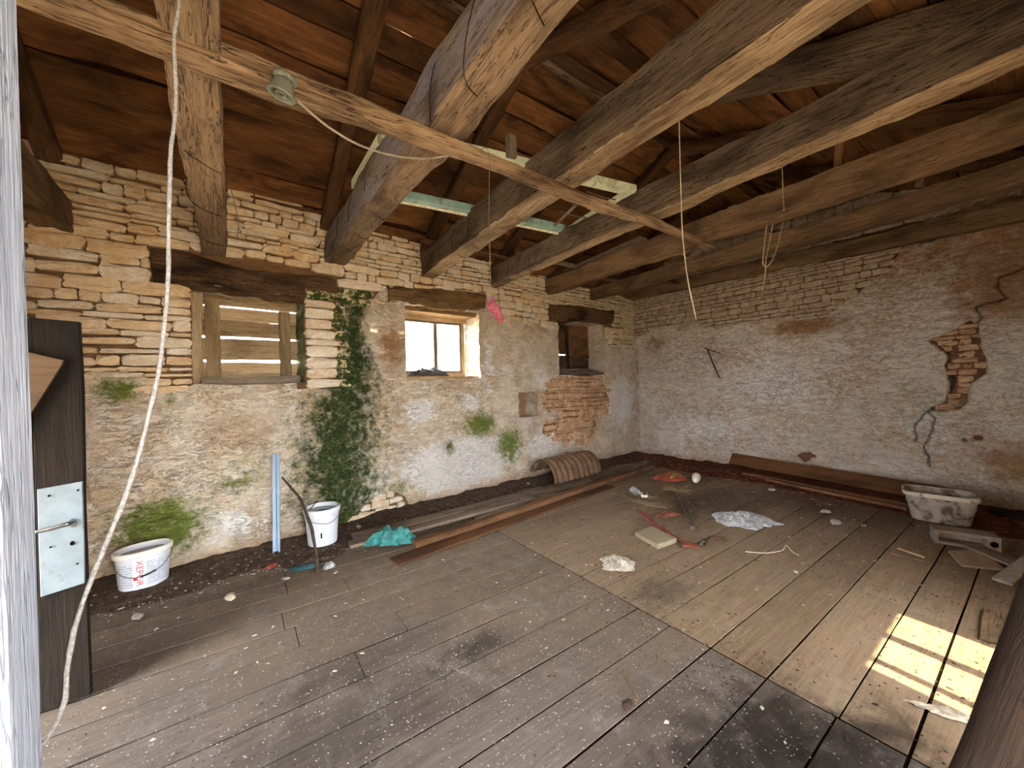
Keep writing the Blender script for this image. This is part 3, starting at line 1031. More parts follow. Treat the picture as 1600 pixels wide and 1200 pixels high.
# ---- floor
fv, ff = box_geo((2.7, 2.2, -0.057), (8.9, 6.3, 0.1))     # dirt packed in the joints
floor = tag(mesh('floor', fv, ff, M_void), 'old plank floor strewn with dirt and lime crumbs', 'floor', kind='structure')
YL = [-0.62, -0.36, -0.1, 0.12, 0.37, 0.61, 0.90, 1.20, 1.46, 1.71, 1.96, 2.22, 2.47, 2.73, 2.98, 3.22, 3.48, 3.72, 3.98, 4.24, 4.5, 4.78, 5.05, 5.32]
YR = [-0.62, -0.36, -0.1, 0.12, 0.37, 0.60, 0.90, 1.20, 1.54, 1.79, 2.03, 2.28, 2.53, 2.79, 3.04, 3.29, 3.53, 3.79, 4.04, 4.30, 4.56, 4.83, 5.08, 5.33]
k = 0
for lines, x0, x1, mat in ((YL, -1.62, 2.24, M_floor_grey), (YR, 2.25, 7.05, M_floor_tan)):
    for i in range(len(lines) - 1):
        y0, y1 = lines[i], lines[i + 1]
        cuts = [x0, x1]
        if mat is M_floor_grey:
            if y0 > 2.1: cuts.append(rng.uniform(0.2, 1.6))
        else:
            if 1.1 < y0 < 1.8: cuts.append(2.95)
            cuts.append(rng.uniform(4.2, 6.0))
        cuts.sort()
        for a, b in zip(cuts[:-1], cuts[1:]):
            k += 1
            zt = -0.016 + rng.uniform(-0.001, 0.001)
            plank('floor_board', (a + 0.003, (y0 + y1) / 2, zt), (b - 0.003, (y0 + y1) / 2, zt + rng.uniform(-0.0008, 0.0008)), y1 - y0 - rng.uniform(0.008, 0.014), 0.03, mat, floor, seed=k, edge=0.003, warp=0.0012, seg=8, ch=0.0012)

# ---- roof
YRID, ZRID = 2.7, 4.50                      # rafter axis at the ridge
TN, TF = 0.50, 0.40                         # slopes above the window wall and above the entrance


def near_z(y): return ZRID - (y - YRID) * TN
def far_z(y): return ZRID - (YRID - y) * TF


def onslope(x, y, lift=0.0):
    d = ray(x, y)
    t = (ZRID + YRID * TN + lift - CP[2] - CP[1] * TN) / (d[2] + TN * d[1])
    p = CP + t * d
    if p[1] < YRID:
        t = (ZRID - YRID * TF + lift - CP[2] + CP[1] * TF) / (d[2] - TF * d[1])
        p = CP + t * d
    return p


LIFT = 0.10
GAPS = [onslope(*p, LIFT) for p in ((641, 18), (1127, 143), (861, 130), (870, 133), (700, 62))]
cv, cfc = [], []
for (ya, yb, fn) in ((YRID, 5.65, near_z), (YRID, -1.25, far_z)):
    xs = np.arange(-1.85, 7.4, 0.09); ys = np.linspace(ya, yb, 34)
    k0 = len(cv)
    for x in xs:
        for y in ys:
            cv.append((x, y, fn(y) + LIFT + 0.07))
    for i in range(len(xs) - 1):
        for j in range(len(ys) - 1):
            c = np.array([(xs[i] + xs[i + 1]) / 2, (ys[j] + ys[j + 1]) / 2])
            if any(abs(c[0] - g[0]) < 0.05 and abs(c[1] - g[1]) < 0.06 for g in GAPS):
                continue
            a = k0 + i * len(ys) + j
            cfc.append((a, a + 1, a + 1 + len(ys), a + len(ys)))
ceiling = tag(mesh('ceiling', cv, cfc, plain('tile_underside', '#3a241a', 1.0, 0.1, vary=0.3)), 'open pitched roof lined with brown boards', 'ceiling', kind='structure')
k = 500
for (ya, yb, fn, tn) in ((5.5, YRID + 0.02, near_z, TN), (-1.15, YRID - 0.02, far_z, TF)):
    sgn = 1 if yb > ya else -1
    y = ya
    cosn = 1 / math.sqrt(1 + tn * tn)
    while (yb - y) * sgn > 0.04:
        w = rng.uniform(0.22, 0.31) * cosn
        yn = y + sgn * w
        if (yb - yn) * sgn < 0.08: yn = yb
        yc = (y + yn) / 2
        cuts = [-1.85] + sorted([rng.choice([-0.18, 0.92, 2.1]) + rng.uniform(-.05, .05), rng.choice([3.3, 4.5]) + rng.uniform(-.05, .05)]) + [7.35]
        for a, b in zip(cuts[:-1], cuts[1:]):
            k += 1
            lift = LIFT + rng.uniform(-0.012, 0.02)
            up = Vector((0, tn * (1 if sgn < 0 else -1), 1)).normalized()
            gap = rng.choice([0.004, 0.006, 0.012, 0.02])
            dz = rng.uniform(-0.012, 0.012)
            plank('roof_board', (a + 0.004, yc, fn(yc) + lift - dz), (b - 0.004, yc, fn(yc) + lift + dz), abs(yn - y) / cosn - gap, 0.024, M_roof, ceiling, up=up, seed=k, edge=0.03 if rng.random() < 0.4 else 0.012, warp=0.018, seg=14, ch=0.004)
        y = yn

# ================================================================== TIMBERS
def yA(x): return PA[1] + x * math.tan(TH)


TB = [  # x at the window wall, x at the entrance wall, underside z at both, w, h, material, power, bow, label
    (-1.20, -1.12, 2.93, 2.95, 0.20, 0.26, M_beam_brown, 9, (0, 0), 'brown tie beam standing on the wall beside the dark plank door'),
    (-0.19, -0.06, 2.92, 2.96, 0.19, 0.22, M_beam, 12, (0, 0), 'cracked tie beam resting above the left half of the shuttered window'),
    (0.93, 1.00, 3.03, 3.05, 0.22, 0.31, M_beam, 9, (-0.03, 0.02), 'thick bowed grey tie beam resting between shuttered and glazed windows'),
    (2.13, 2.02, 3.07, 3.10, 0.21, 0.30, M_beam_pale, 14, (0.03, 0.02), 'heavy hewn tie beam resting above the glazed window'),
    (3.25, 3.14, 3.10, 3.12, 0.19, 0.26, M_beam_pale, 20, (0, 0), 'square hewn tie beam under which the split pole ends its overhang'),
    (4.42, 4.22, 3.11, 3.12, 0.15, 0.26, M_beam_brown, 22, (0, 0), 'smooth sawn tie beam carrying the far end of the split pole'),
    (5.62, 5.40, 3.17, 3.15, 0.17, 0.21, M_beam_brown, 18, (0, 0), 'slim tie beam resting above the small dark window'),
    (6.90, 6.93, 3.32, 3.18, 0.13, 0.22, M_beam_brown, 12, (0, 0), 'brown wall beam lying along the top of the cracked end wall'),
]
for i, (xa, xb, za, zb, w, h, mat, pw, bow, lab) in enumerate(TB):
    ya = yA(xa) + 0.16
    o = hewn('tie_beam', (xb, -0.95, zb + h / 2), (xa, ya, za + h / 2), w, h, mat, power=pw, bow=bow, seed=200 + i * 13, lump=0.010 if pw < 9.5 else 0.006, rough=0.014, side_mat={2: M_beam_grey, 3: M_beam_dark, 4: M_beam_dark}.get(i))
    tag(o, lab, 'beam', 'tie beams')

RX = [(-1.2, 0.15), (-0.22, 0.14), (0.86, 0.155), (2.08, 0.15), (3.25, 0.15), (4.45, 0.14), (5.65, 0.14)]
RLAB = ['beside the dark plank door', 'above the left half of the shuttered window', 'rising from the bowed grey tie beam', 'rising from the heavy beam over the glazed window',
        'behind the mint green frame corner', 'rising from the smooth sawn tie beam', 'rising from the slim tie beam']
for i, (x, d) in enumerate(RX):
    y0 = yA(x) + 0.10
    o = hewn('rafter', (x, y0, near_z(y0)), (x + 0.02, YRID - 0.04, ZRID - 0.01), d, d, M_rafter, power=2.9, seed=300 + i * 7, lump=0.009, taper=0.9, step=0.12, m=14)
    tag(o, 'round brown rafter on the window side ' + RLAB[i], 'rafter', 'rafters above the window wall')
    big = (i == 4)
    o = hewn('rafter', (x + (0.02 if not big else 0.0), -1.0, far_z(-1.0) - (0.04 if big else 0)), (x + 0.02, YRID + 0.04, ZRID - 0.03), d if not big else 0.22, d if not big else 0.24, M_beam if big else M_rafter,
             power=2.6 if not big else 3.2, seed=400 + i * 7, lump=0.009 if not big else 0.02, step=0.12, m=14)
    tag(o, ('thick pale rafter on the entrance side ' if big else 'round brown rafter on the entrance side ') + RLAB[i], 'rafter', 'rafters above the entrance wall')

# the split pole nailed under the tie beams
PZ = 2.985
o = hewn('split_pole', (-1.55, 1.90, PZ - 0.06), (4.22, 2.15, PZ + 0.055), 0.125, 0.085, M_pole, power=4, seed=77, lump=0.013, rough=0.014, taper=0.72, step=0.07)
tag(o, 'long split pole nailed crosswise under the tie beams', 'pole')
for t in np.linspace(0.28, 0.97, 9):
    p = np.array([-1.55, 1.90, PZ - 0.06]) * (1 - t) + np.array([4.22, 2.15, PZ + 0.055]) * t
    v, f = box_geo((0, 0, 0), (0.03, 0.014, 0.02))
    place(mesh('staple', v, f, M_void, o), Matrix.Translation(Vector(p + np.array([0, -0.02 * (1 - t), -0.043 + 0.012 * t]))) @ Matrix.Rotation(0.3, 4, 'Z'), None)
    sl = bpy.data.objects[-1] if False else None
for c in [q for q in COL.objects if q.name.startswith('staple')]:
    c.matrix_local = o.matrix_local.inverted() @ c.matrix_local

# battens under the boards near the ridge
for i, ((a, b), (c, d), lab) in enumerate((((690, 0), (965, 160), 'pale batten under the roof boards above the mint green frame'), ((860, 82), (985, 150), 'short dark batten nailed just below the ridge'),
                                            )):
    p, q = onslope(a, b, 0.03), onslope(c, d, 0.03)
    q = np.array([q[0], p[1], p[2]])
    o = plank('roof_batten', p, q, 0.06 if i == 0 else 0.10, 0.05, M_pole if i == 0 else M_rafter, up=(0, -TN, 1), seed=91 + i)
    tag(o, lab, 'batten')
o = hewn('ridge_beam', (-1.8, YRID, ZRID + 0.03), (7.2, YRID, ZRID + 0.03), 0.09, 0.10, M_rafter, power=5, seed=55, step=0.2, m=14)
tag(o, 'dark ridge beam at the top of the roof', 'beam')

# old frame lying on the tie beams
FZ = 3.405
FR = [fl(557, 290, FZ), fl(607, 207, FZ), fl(990, 298, FZ), fl(890, 360, FZ)]
fr = empty('old_door_frame', np.mean(FR, axis=0) - np.array([0, 0, 0.04]))
tag(fr, 'old mint green wooden frame lying across the tie beams', 'frame')
names = [(0, 1, M_mintpale, 'frame_end'), (1, 2, M_mintpale, 'frame_side'), (2, 3, M_mintpale, 'frame_end'), (3, 0, M_mint, 'frame_side')]
for a, b, m_, nm in names:
    plank(nm, FR[a], FR[b], 0.085, 0.075, m_, fr, seed=a + 11, edge=0.002, warp=0.002)
g0, g1 = FR[3] * 0.97 + FR[0] * 0.03, FR[3] * 0.53 + FR[0] * 0.47
plank('stop_strip', g0 + np.array([0, 0.045, -0.045]), g1 + np.array([0, 0.045, -0.045]), 0.03, 0.02, plain('cream_paint_strip', '#ddd8bb', 0.6), fr, seed=2)
g0, g1 = FR[3] * 0.5 + FR[0] * 0.5, FR[0] * 0.86 + FR[3] * 0.14
plank('stop_strip', g0 + np.array([0, 0.045, -0.045]), g1 + np.array([0, 0.045, -0.045]), 0.03, 0.02, bpy.data.materials['cream_paint_strip'], fr, seed=3)
for t in (0.2, 0.42, 0.64):
    a = FR[2] * (1 - t) + FR[3] * t
    b = a + (FR[0] - FR[3]) * 0.17
    tube('glazing_wire', [a, (a + b) / 2 + np.array([0, 0, -0.012]), b], 0.006, M_greyplank, fr, m=5)
a, b = FR[3] * 0.9 + FR[0] * 0.1, FR[2] * 0.82 + FR[1] * 0.18
plank('cross_slat', a, a * 0.45 + b * 0.55, 0.03, 0.014, M_greyplank, fr, seed=4)
p = fl(799, 246, 3.40)
o = plank('wooden_stub', p + np.array([0, 0, 0.0]), p + np.array([0.0, 0, 0.17]), 0.075, 0.05, M_greyplank, up=(0, -1, 0), seed=9)
tag(o, 'short grey wooden stub standing on the old mint green frame', 'stub')
# loose boards laid over the far tie beams
for i, (a, b, w, lab) in enumerate((((1045, 412, 3.395), (1180, 318, 3.395), 0.16, 'loose brown board lying on the smooth sawn tie beam'),
                                    ((905, 416, 3.40), (1005, 372, 3.40), 0.14, 'short loose board lying on the square hewn tie beam'),
                                    )):
    p, q = fl(*a), fl(*b)
    o = plank('loose_board', p, q, w, 0.03, M_greyplank if i else M_beam_brown, seed=130 + i)
    tag(o, lab, 'board')
for i, (x0, y0, x1, lab) in enumerate(((4.30, 1.95, 5.75, 'thin pale board bridging the sawn and the slim tie beam'), (3.2, 4.3, 4.6, 'grey board bridging tie beams above the square wall niche'), (4.35, 4.55, 5.8, 'grey board bridging tie beams above the small dark window'), (5.5, 4.1, 6.95, 'dark board bridging the last tie beams at the corner'), (1.9, 4.55, 3.4, 'narrow board bridging tie beams above the glazed window'))):
    o = plank('loose_board', (x0, y0, 3.41), (x1, y0 + 0.05, 3.41), 0.13 if i else 0.09, 0.025, M_greyplank if i < 3 else M_rafter, seed=140 + i)
    tag(o, lab, 'board')
for i, (px, py, h, lab) in enumerate(((1310, 262, 0.26, 'stubby brown post standing on the smooth sawn tie beam'), (1435, 195, 0.3, 'pale post standing behind the sawn tie beam near the end wall'))):
    x = 4.30 if i == 0 else 5.35
    p = on(px, py, 0, x)
    o = plank('roof_post', (x, p[1], 3.37), (x, p[1] - 0.03, far_z(p[1]) - 0.06 if p[1] < YRID else 4.2), 0.07, 0.06, M_batten if i == 0 else M_pole, up=(0, -1, 0), seed=150 + i)
    tag(o, lab, 'post')

# ================================================================== LINTELS (parts of the window wall)
def lintel(s0, z0, s1, z1, h, mat, seed, d=0.22, proud=0.035, lump=0.05, taper=1.0):
    o = hewn('lintel', A(s0, z0, -d / 2 + proud), A(s1, z1, -d / 2 + proud), d, h, mat, wall_back, power=4.5, seed=seed, lump=lump, rough=0.03, step=0.05, taper=taper)
    return o


lintel(-0.62, 2.72, 0.93, 2.72, 0.30, M_lintel, 611, lump=0.022, proud=0.05)['label'] = 'knotty dark log lintel over the shuttered window'
lintel(1.55, 2.775, 3.06, 2.81, 0.25, M_lintel_l, 617, lump=0.02)['label'] = 'pale hewn lintel over the glazed window'
lintel(4.42, 2.80, 6.23, 2.885, 0.22, M_lintel, 623, lump=0.03)['label'] = 'blackened lintel over the small dark window'

# ================================================================== WINDOWS
def wbox(name, s0, s1, z0, z1, n0, n1, mat, parent, seed=0, vertical=False, ch=0.004, edge=0.004):
    """a board in the window wall: s range, z range, n range"""
    nm = (n0 + n1) / 2
    if vertical:
        return plank(name, A((s0 + s1) / 2, z0, nm), A((s0 + s1) / 2, z1, nm), s1 - s0, abs(n1 - n0), mat, parent, up=tuple(-nA), seed=seed, edge=edge, warp=0.003, ch=ch)
    return plank(name, A(s0, (z0 + z1) / 2, nm), A(s1, (z0 + z1) / 2, nm), z1 - z0, abs(n1 - n0), mat, parent, up=tuple(nA), seed=seed, edge=edge, warp=0.003, ch=ch)


def glass_mat(name, tint, alpha, rough=0.15):
    k = Mat(name, rough, 0.5)
    t = k.n('ShaderNodeBsdfTransparent')
    t.inputs['Color'].default_value = (1, 1, 1, 1)
    tr = k.n('ShaderNodeBsdfTranslucent')
    tr.inputs['Color'].default_value = tint
    mx = k.n('ShaderNodeMixShader')
    f = k.ramp(k.noise(k.objc(), 6, 4, 0.6), 0.35, 0.65, alpha * 0.6, min(1, alpha * 1.3))
    k.l(f, mx.inputs[0]); k.l(t.outputs[0], mx.inputs[1]); k.l(tr.outputs[0], mx.inputs[2])
    m2 = k.n('ShaderNodeMixShader')
    m2.inputs[0].default_value = 0.03
    k.l(mx.outputs[0], m2.inputs[1])
    gl = k.n('ShaderNodeBsdfGlossy'); gl.inputs['Roughness'].default_value = 0.1
    k.l(gl.outputs[0], m2.inputs[2])
    k.l(m2.outputs[0], k.t.nodes['Material Output'].inputs['Surface'])
    return k.m


M_pane = glass_mat('dusty_glass', (0.9, 0.94, 1.0, 1), 0.02)
M_film = glass_mat('plastic_film', (0.95, 0.97, 1, 1), 0.75)

# shuttered window
w1 = empty('window_1', A(0.12, 1.66, -0.5))
tag(w1, 'unglazed window closed by a grey plank shutter with light gaps', 'window', kind='structure')
nb = -0.46
edges = [2.70, 2.50, 2.355, 2.165, 1.905, 1.66]
gaps = [0.012, 0.004, 0.022, 0.026, 0.0]
for i in range(5):
    wbox('shutter_plank', -0.42, 0.66, edges[i + 1] + gaps[i], edges[i], nb - 0.025, nb, M_shutter, w1, 700 + i, edge=0.006)
wbox('shutter_batten', -0.255, -0.125, 1.74, 2.56, nb, nb + 0.04, M_shutter, w1, 711, True)
wbox('shutter_batten', 0.42, 0.535, 1.74, 2.50, nb, nb + 0.035, M_shutter, w1, 712, True)
o = plank('sill_board', A(-0.30, 1.665, -0.13), A(0.57, 1.70, -0.2), 0.07, 0.10, M_greyplank, w1, seed=713, edge=0.012)
o = hewn('frame_post', A(-0.345, 1.67, -0.28), A(-0.345, 2.6, -0.32), 0.05, 0.12, M_shutter, w1, power=5, seed=714, up=tuple(dA), step=0.12)

# glazed window
w2 = empty('window_2', A(2.35, 1.72, -0.42))
tag(w2, 'two-pane casement window with thin wooden frame glowing with daylight', 'window', kind='structure')
nf = -0.40
fs0, fs1, fz0, fz1 = 1.87, 2.91, 1.775, 2.545
wbox('frame_stile', fs0, fs0 + 0.05, fz0 - 0.06, fz1 + 0.03, nf - 0.04, nf + 0.03, M_shutter, w2, 721, True, edge=0.001)
wbox('frame_stile', fs1 - 0.05, fs1, fz0 - 0.06, fz1 + 0.03, nf - 0.04, nf + 0.03, M_shutter, w2, 722, True, edge=0.001)
wbox('frame_rail', fs0 - 0.05, fs1 + 0.05, fz1, fz1 + 0.20, nf - 0.04, nf + 0.032, M_shutter, w2, 723, edge=0.001)
wbox('frame_rail', fs0, fs1, fz0 - 0.06, fz0 - 0.005, nf - 0.04, nf + 0.032, M_shutter, w2, 724, edge=0.001)
mid_s = wa(680, 540, nf)[0]
for s0, s1 in ((fs0 + 0.05, mid_s), (mid_s, fs1 - 0.05)):
    sash = wbox('sash_rail', s0, s1, fz1 - 0.035, fz1, nf - 0.02, nf + 0.018, M_greyplank, w2, 725, edge=0.001)
    wbox('sash_rail', s0, s1, fz0 - 0.004, fz0 + 0.035, nf - 0.02, nf + 0.018, M_greyplank, w2, 726, edge=0.001)
    wbox('sash_stile', s0, s0 + 0.03, fz0, fz1, nf - 0.02, nf + 0.02, M_greyplank, w2, 727, True, edge=0.001)
    wbox('sash_stile', s1 - 0.03, s1, fz0, fz1, nf - 0.02, nf + 0.02, M_greyplank, w2, 728, True, edge=0.001)
    wbox('pane', s0 + 0.028, s1 - 0.028, fz0 + 0.03, fz1 - 0.03, nf - 0.006, nf, M_pane, w2, 729, edge=0, ch=0.001)
for zz in (1.86, 2.02, 2.24, 2.46):
    wbox('outer_slat', fs0 + 0.03, fs1 + 0.05, zz, zz + 0.016, nf - 0.24, nf - 0.22, plain('white_slat', '#c9d8ea', 0.6), w2, 731, edge=0.001)
wbox('inner_sill', 1.80, 2.93, 1.655, 1.715, -0.36, -0.03, M_shutter, w2, 735, edge=0.01)
wbox('head_board', 1.80, 2.93, 2.60, 2.66, -0.34, -0.06, M_lintel_l, w2, 736, edge=0.006)

# small dark window
w3 = empty('window_3', A(5.3, 1.74, -0.42))
tag(w3, 'small window closed by dark broken shutter boards', 'window', kind='structure')
nb = -0.42
wbox('shutter_board', 4.6, 5.30, 2.135, 2.85, nb - 0.03, nb, M_rafter, w3, 741)
wbox('shutter_board', 5.28, 6.06, 2.06, 2.85, nb - 0.03, nb, M_batten, w3, 742)
wbox('shutter_board', 4.6, 5.46, 1.66, 2.115, nb - 0.03, nb, M_lintel, w3, 743)
wbox('shutter_board', 5.42, 6.06, 1.66, 2.075, nb - 0.05, nb - 0.02, M_rafter, w3, 744)
wbox('frame_stile', 5.26, 5.33, 1.74, 2.68, nb, nb + 0.05, M_lintel, w3, 745, True)
wbox('frame_rail', 4.62, 5.98, 2.085, 2.11, nb - 0.03, nb + 0.02, M_lintel, w3, 746)
wbox('pane', 5.40, 5.92, 1.84, 2.06, nb + 0.03, nb + 0.036, M_pane, w3, 747, edge=0, ch=0.001)
wbox('bottom_board', 5.10, 5.98, 1.74, 1.86, nb + 0.01, nb + 0.03, M_greyplank, w3, 748)
for i in range(3):
    wbox('sill_slab', 4.72 + 0.05 * i, 5.9 - 0.1 * i, 1.735 + 0.032 * i, 1.762 + 0.032 * i, -0.24 - 0.04 * i, 0.02 - 0.05 * i, M_greyplank, w3, 750 + i, edge=0.012)

# window 4: low window in the entrance wall that lets the sun patch in
w4 = empty('window_4', (2.95, YF - 0.2, 0.45))
tag(w4, 'low barred window in the entrance wall', 'window', kind='structure')
plank('window_bar', (3.04, YF - 0.22, 0.45), (3.04, YF - 0.22, 2.0), 0.07, 0.06, M_greyplank, w4, up=(0, -1, 0), seed=5)
plank('window_bar', (2.72, YF - 0.22, 0.45), (2.72, YF - 0.22, 2.0), 0.05, 0.05, M_greyplank, w4, up=(0, -1, 0), seed=6)

# ================================================================== DOORS
# entrance leaf standing open beside the camera
d1 = empty('door_1', (-0.24, 0.15, 0.0))
tag(d1, 'weathered pale blue plank door leaf standing open at the entrance', 'door', kind='structure')
ys = [-0.55, -0.35, -0.14, 0.07, 0.28, 0.49, 0.735]
for i in range(6):
    plank('door_plank', (-0.280, (ys[i] + ys[i + 1]) / 2, 0.03), (-0.280, (ys[i] + ys[i + 1]) / 2, 2.32), ys[i + 1] - ys[i] - 0.006, 0.03, M_bluedoor, d1, up=(1, 0, 0), seed=760 + i, edge=0.004, seg=16)
plank('edge_batten', (-0.2555, 0.765, 0.03), (-0.2555, 0.765, 2.33), 0.082, 0.045, M_paintdoor, d1, up=(1, 0, 0), seed=771, edge=0.005, seg=24)
for zz in (0.25, 1.8):
    plank('ledge', (-0.314, -0.5, zz), (-0.314, 0.7, zz), 0.14, 0.03, M_bluedoor, d1, up=(1, 0, 0), seed=772)
for zz in (1.02, 1.18, 1.32, 1.46, 1.60, 1.74, 1.87, 2.0, 0.86):
    v, f = tube_geo([(0, 0, 0), (0.006, 0, 0), (0.009, 0, 0)], [0.007, 0.0065, 0.002], m=8, sub=1)
    place(mesh('nail', v, f, M_void, d1), Matrix.Translation((-0.262, 0.722, zz + rng.uniform(-.02, .02))), d1)

# dark door with the white lock panel
YD = 2.98
d2 = empty('door_2', (-1.1, YD, 0.0))
tag(d2, 'dark plank door with a white lock panel and lever handle standing open', 'door', kind='structure')
plank('door_leaf', (-0.765, YD, 0.012), (-0.765, YD, 1.985), 0.17, 0.042, M_darkdoor, d2, up=(0, -1, 0), seed=781, edge=0.005, seg=16, ends=0.01)
plank('door_leaf', (-0.945, YD, 0.012), (-0.945, YD, 1.985), 0.18, 0.042, M_darkdoor, d2, up=(0, -1, 0), seed=782, edge=0.003, seg=16)
plank('door_leaf', (-1.13, YD, 0.012), (-1.13, YD, 1.98), 0.18, 0.042, M_darkdoor, d2, up=(0, -1, 0), seed=783, edge=0.003, seg=16)
plank('door_leaf', (-1.33, YD, 0.012), (-1.33, YD, 1.98), 0.21, 0.042, M_darkdoor, d2, up=(0, -1, 0), seed=784, edge=0.003, seg=16)
bp = [(-0.735, 1.775), (-0.745, 1.745), (-0.88, 1.44), (-1.05, 1.10), (-1.20, 1.18), (-0.98, 1.86)]
v = [(x, YD - 0.022, z_) for x, z_ in bp] + [(x, YD - 0.047, z_) for x, z_ in bp]
f = [tuple(range(5, -1, -1))[::-1], tuple(range(11, 5, -1))] + [(i, (i + 1) % 6, 6 + (i + 1) % 6, 6 + i) for i in range(6)]
brace = mesh('brace_board', v, f, wood('raw_brown_board', '#75604c', '#64503d', '#4a3a2c', crack=0.1, bump=0.3), d2)
place(brace, Matrix.Identity(4), d2)
lp = plank('lock_panel', (-0.762, YD - 0.027, 0.60), (-0.762, YD - 0.027, 1.135), 0.158, 0.012, plain('chipped_white_paint', '#76848c', 0.6, 0.4, vary=0.12, scale=10, dirt='#5d5a58', dirt_amt=0.15), d2, up=(0, -1, 0), seed=786, edge=0.004, seg=8, ends=0.012)
M_steel = plain('worn_steel', '#8d9190', 0.35, 0.5, 0.9, vary=0.2)
hd = tube('handle', [(-0.722, YD - 0.03, 0.945), (-0.722, YD - 0.075, 0.945), (-0.735, YD - 0.085, 0.944), (-0.78, YD - 0.085, 0.935), (-0.845, YD - 0.08, 0.928)], [0.012, 0.011, 0.012, 0.011, 0.008], M_steel, d2, m=10)
v, f = tube_geo([(0, 0, 0), (0, -0.006, 0), (0, -0.0065, 0)], [0.014, 0.013, 0.001], m=14, sub=1)
for (xx, zz, nm, sx) in ((-0.722, 0.93, 'rose', 1.0), (-0.725, 0.83, 'keyhole', 0.6), (-0.80, 1.09, 'screw', 0.3), (-0.70, 1.10, 'screw', 0.3), (-0.80, 0.83, 'screw', 0.25), (-0.71, 0.72, 'screw', 0.25)):
    place(mesh(nm, v, f, M_void if nm != 'rose' else M_steel, d2), Matrix.Translation((xx, YD - 0.033, zz)) @ Matrix.Diagonal((sx, 1, 1.3 * sx, 1)), d2)

# ================================================================== THINGS ON THE FLOOR
def superring(a, b, z, p=2.0, m=48):
    out = []
    for j in range(m):
        t = 2 * math.pi * j / m
        c, s_ = math.cos(t), math.sin(t)
        out.append((a * math.copysign(abs(c) ** (2 / p), c), b * math.copysign(abs(s_) ** (2 / p), s_), z))
    return out


def vessel(name, loc, rz, a, b, h, tp, mat, rim_mat, p=2.0, water=None, water_z=0.85, lip=0.012, lower_rings=(), m=48):
    """an open bucket: body with inside, rim as a part, water as a part"""
    root = empty(name, loc, rz)
    k = lambda z: tp + (1 - tp) * z / h
    R = [superring(a * tp * 0.97, b * tp * 0.97, 0.0, p, m), superring(a * tp, b * tp, 0.008, p, m)]
    zs = sorted(list(np.linspace(0.03, h * 0.98, 10)) + [q for z in lower_rings for q in (z - 0.008, z - 0.004, z + 0.004, z + 0.008)])
    for z_ in zs:
        g = 0.006 if any(abs(z_ - q) < 0.005 for q in lower_rings) else 0.0
        R.append(superring(a * k(z_) + g, b * k(z_) + g, z_, p, m))
    for z_ in (h * 0.98, h * 0.6, 0.012):
        R.append(superring(a * k(z_) - 0.007, b * k(z_) - 0.007, z_, p, m))
    v, f = loft(R)
    bo = mesh('body', v, f, mat, root, True)
    bo.data.set_sharp_from_angle(angle=math.radians(50))
    Rr = [superring(a + o_[0], b + o_[0], h + o_[1], p, m) for o_ in ((0.0, -0.045), (lip, -0.04), (lip + 0.002, -0.006), (lip - 0.004, 0.0), (-0.004, 0.0), (-0.008, -0.012), (-0.006, -0.045))]
    v, f = loft(Rr + [Rr[0]], False)
    ro = mesh('rim', v, f, rim_mat, root, True)
    ro.data.set_sharp_from_angle(angle=math.radians(50))
    if water:
        zz = h * water_z
        rg = superring(a * k(zz) - 0.009, b * k(zz) - 0.009, zz, p, m)
        mesh('water', rg, [tuple(range(m))], water, root)
    return root


def bucket_white(name, c, dirt, amt, stripes=False):
    k = Mat(name, 0.45, 0.4)
    p = k.objc()
    g = k.noise(p, 9, 6, 0.7, 0.4)
    col = k.mix(k.ramp(g, 0.3, 0.7), hexc(c), tuple(x * 0.9 for x in hexc(c)[:3]) + (1,))
    if stripes:                             # small print in grey-blue lines
        sx = k.n('ShaderNodeSeparateXYZ'); k.l(p, sx.inputs[0])
        w = k.math('SINE', k.math('MULTIPLY', sx.outputs[2], 330.0))
        inz = k.math('MULTIPLY', k.ramp(sx.outputs[2], 0.03, 0.035), k.ramp(sx.outputs[2], 0.225, 0.23, 1, 0))
        nx = k.math('MULTIPLY', k.ramp(k.math('ABSOLUTE', k.math('ADD', sx.outputs[0], 0.042)), 0.038, 0.042), k.ramp(k.noise(k.map(p, (60, 60, 90)), 1, 2, 0.5), 0.40, 0.5))
        col = k.mix(k.math('MULTIPLY', k.math('MULTIPLY', k.ramp(w, 0.0, 0.4), inz), k.math('MULTIPLY', nx, 0.7)), col, hexc('#7f93ad'))
    col = k.mix(k.ramp(k.noise(p, 6, 7, 0.75, 0.5), 0.66 - amt * 0.2, 0.72 - amt * 0.1), col, hexc(dirt))
    k.color(col)
    return k.m


M_bk1 = bucket_white('printed_white_plastic', '#dfe3e8', '#8f8a80', 0.05, True)
M_bk2 = bucket_white('white_plastic', '#dfe4ea', '#7d756a', 0.25)
M_bk3 = bucket_white('flaking_white_paint', '#a69d90', '#51443a', 1.0)
M_rimw = plain('cream_rim', '#e6e2d6', 0.45, 0.4, vary=0.08)
M_wire = plain('grey_wire', '#7a7770', 0.5, 0.4, 0.6, vary=0.2)


def water_mat(name, c, rough=0.05):
    k = Mat(name, rough, 0.5)
    k.color(k.mix(k.noise(k.objc(), 14, 3, 0.5), hexc(c), tuple(x * 0.6 for x in hexc(c)[:3]) + (1,)))
    return k.m


# oval paint bucket
bp_ = (np.array(fl(187, 935)) + np.array(fl(265, 905))) / 2
rz1 = 0.30
b1 = vessel('paint_bucket', (bp_[0] - 0.02, bp_[1] + 0.075, 0.012), rz1, 0.172, 0.132, 0.31, 0.88, M_bk1, M_rimw, 2.3, water_mat('green_brown_water', '#5d4d16'), 0.86)
tag(b1, 'oval white paint bucket with red lettering, full of brown water', 'bucket')


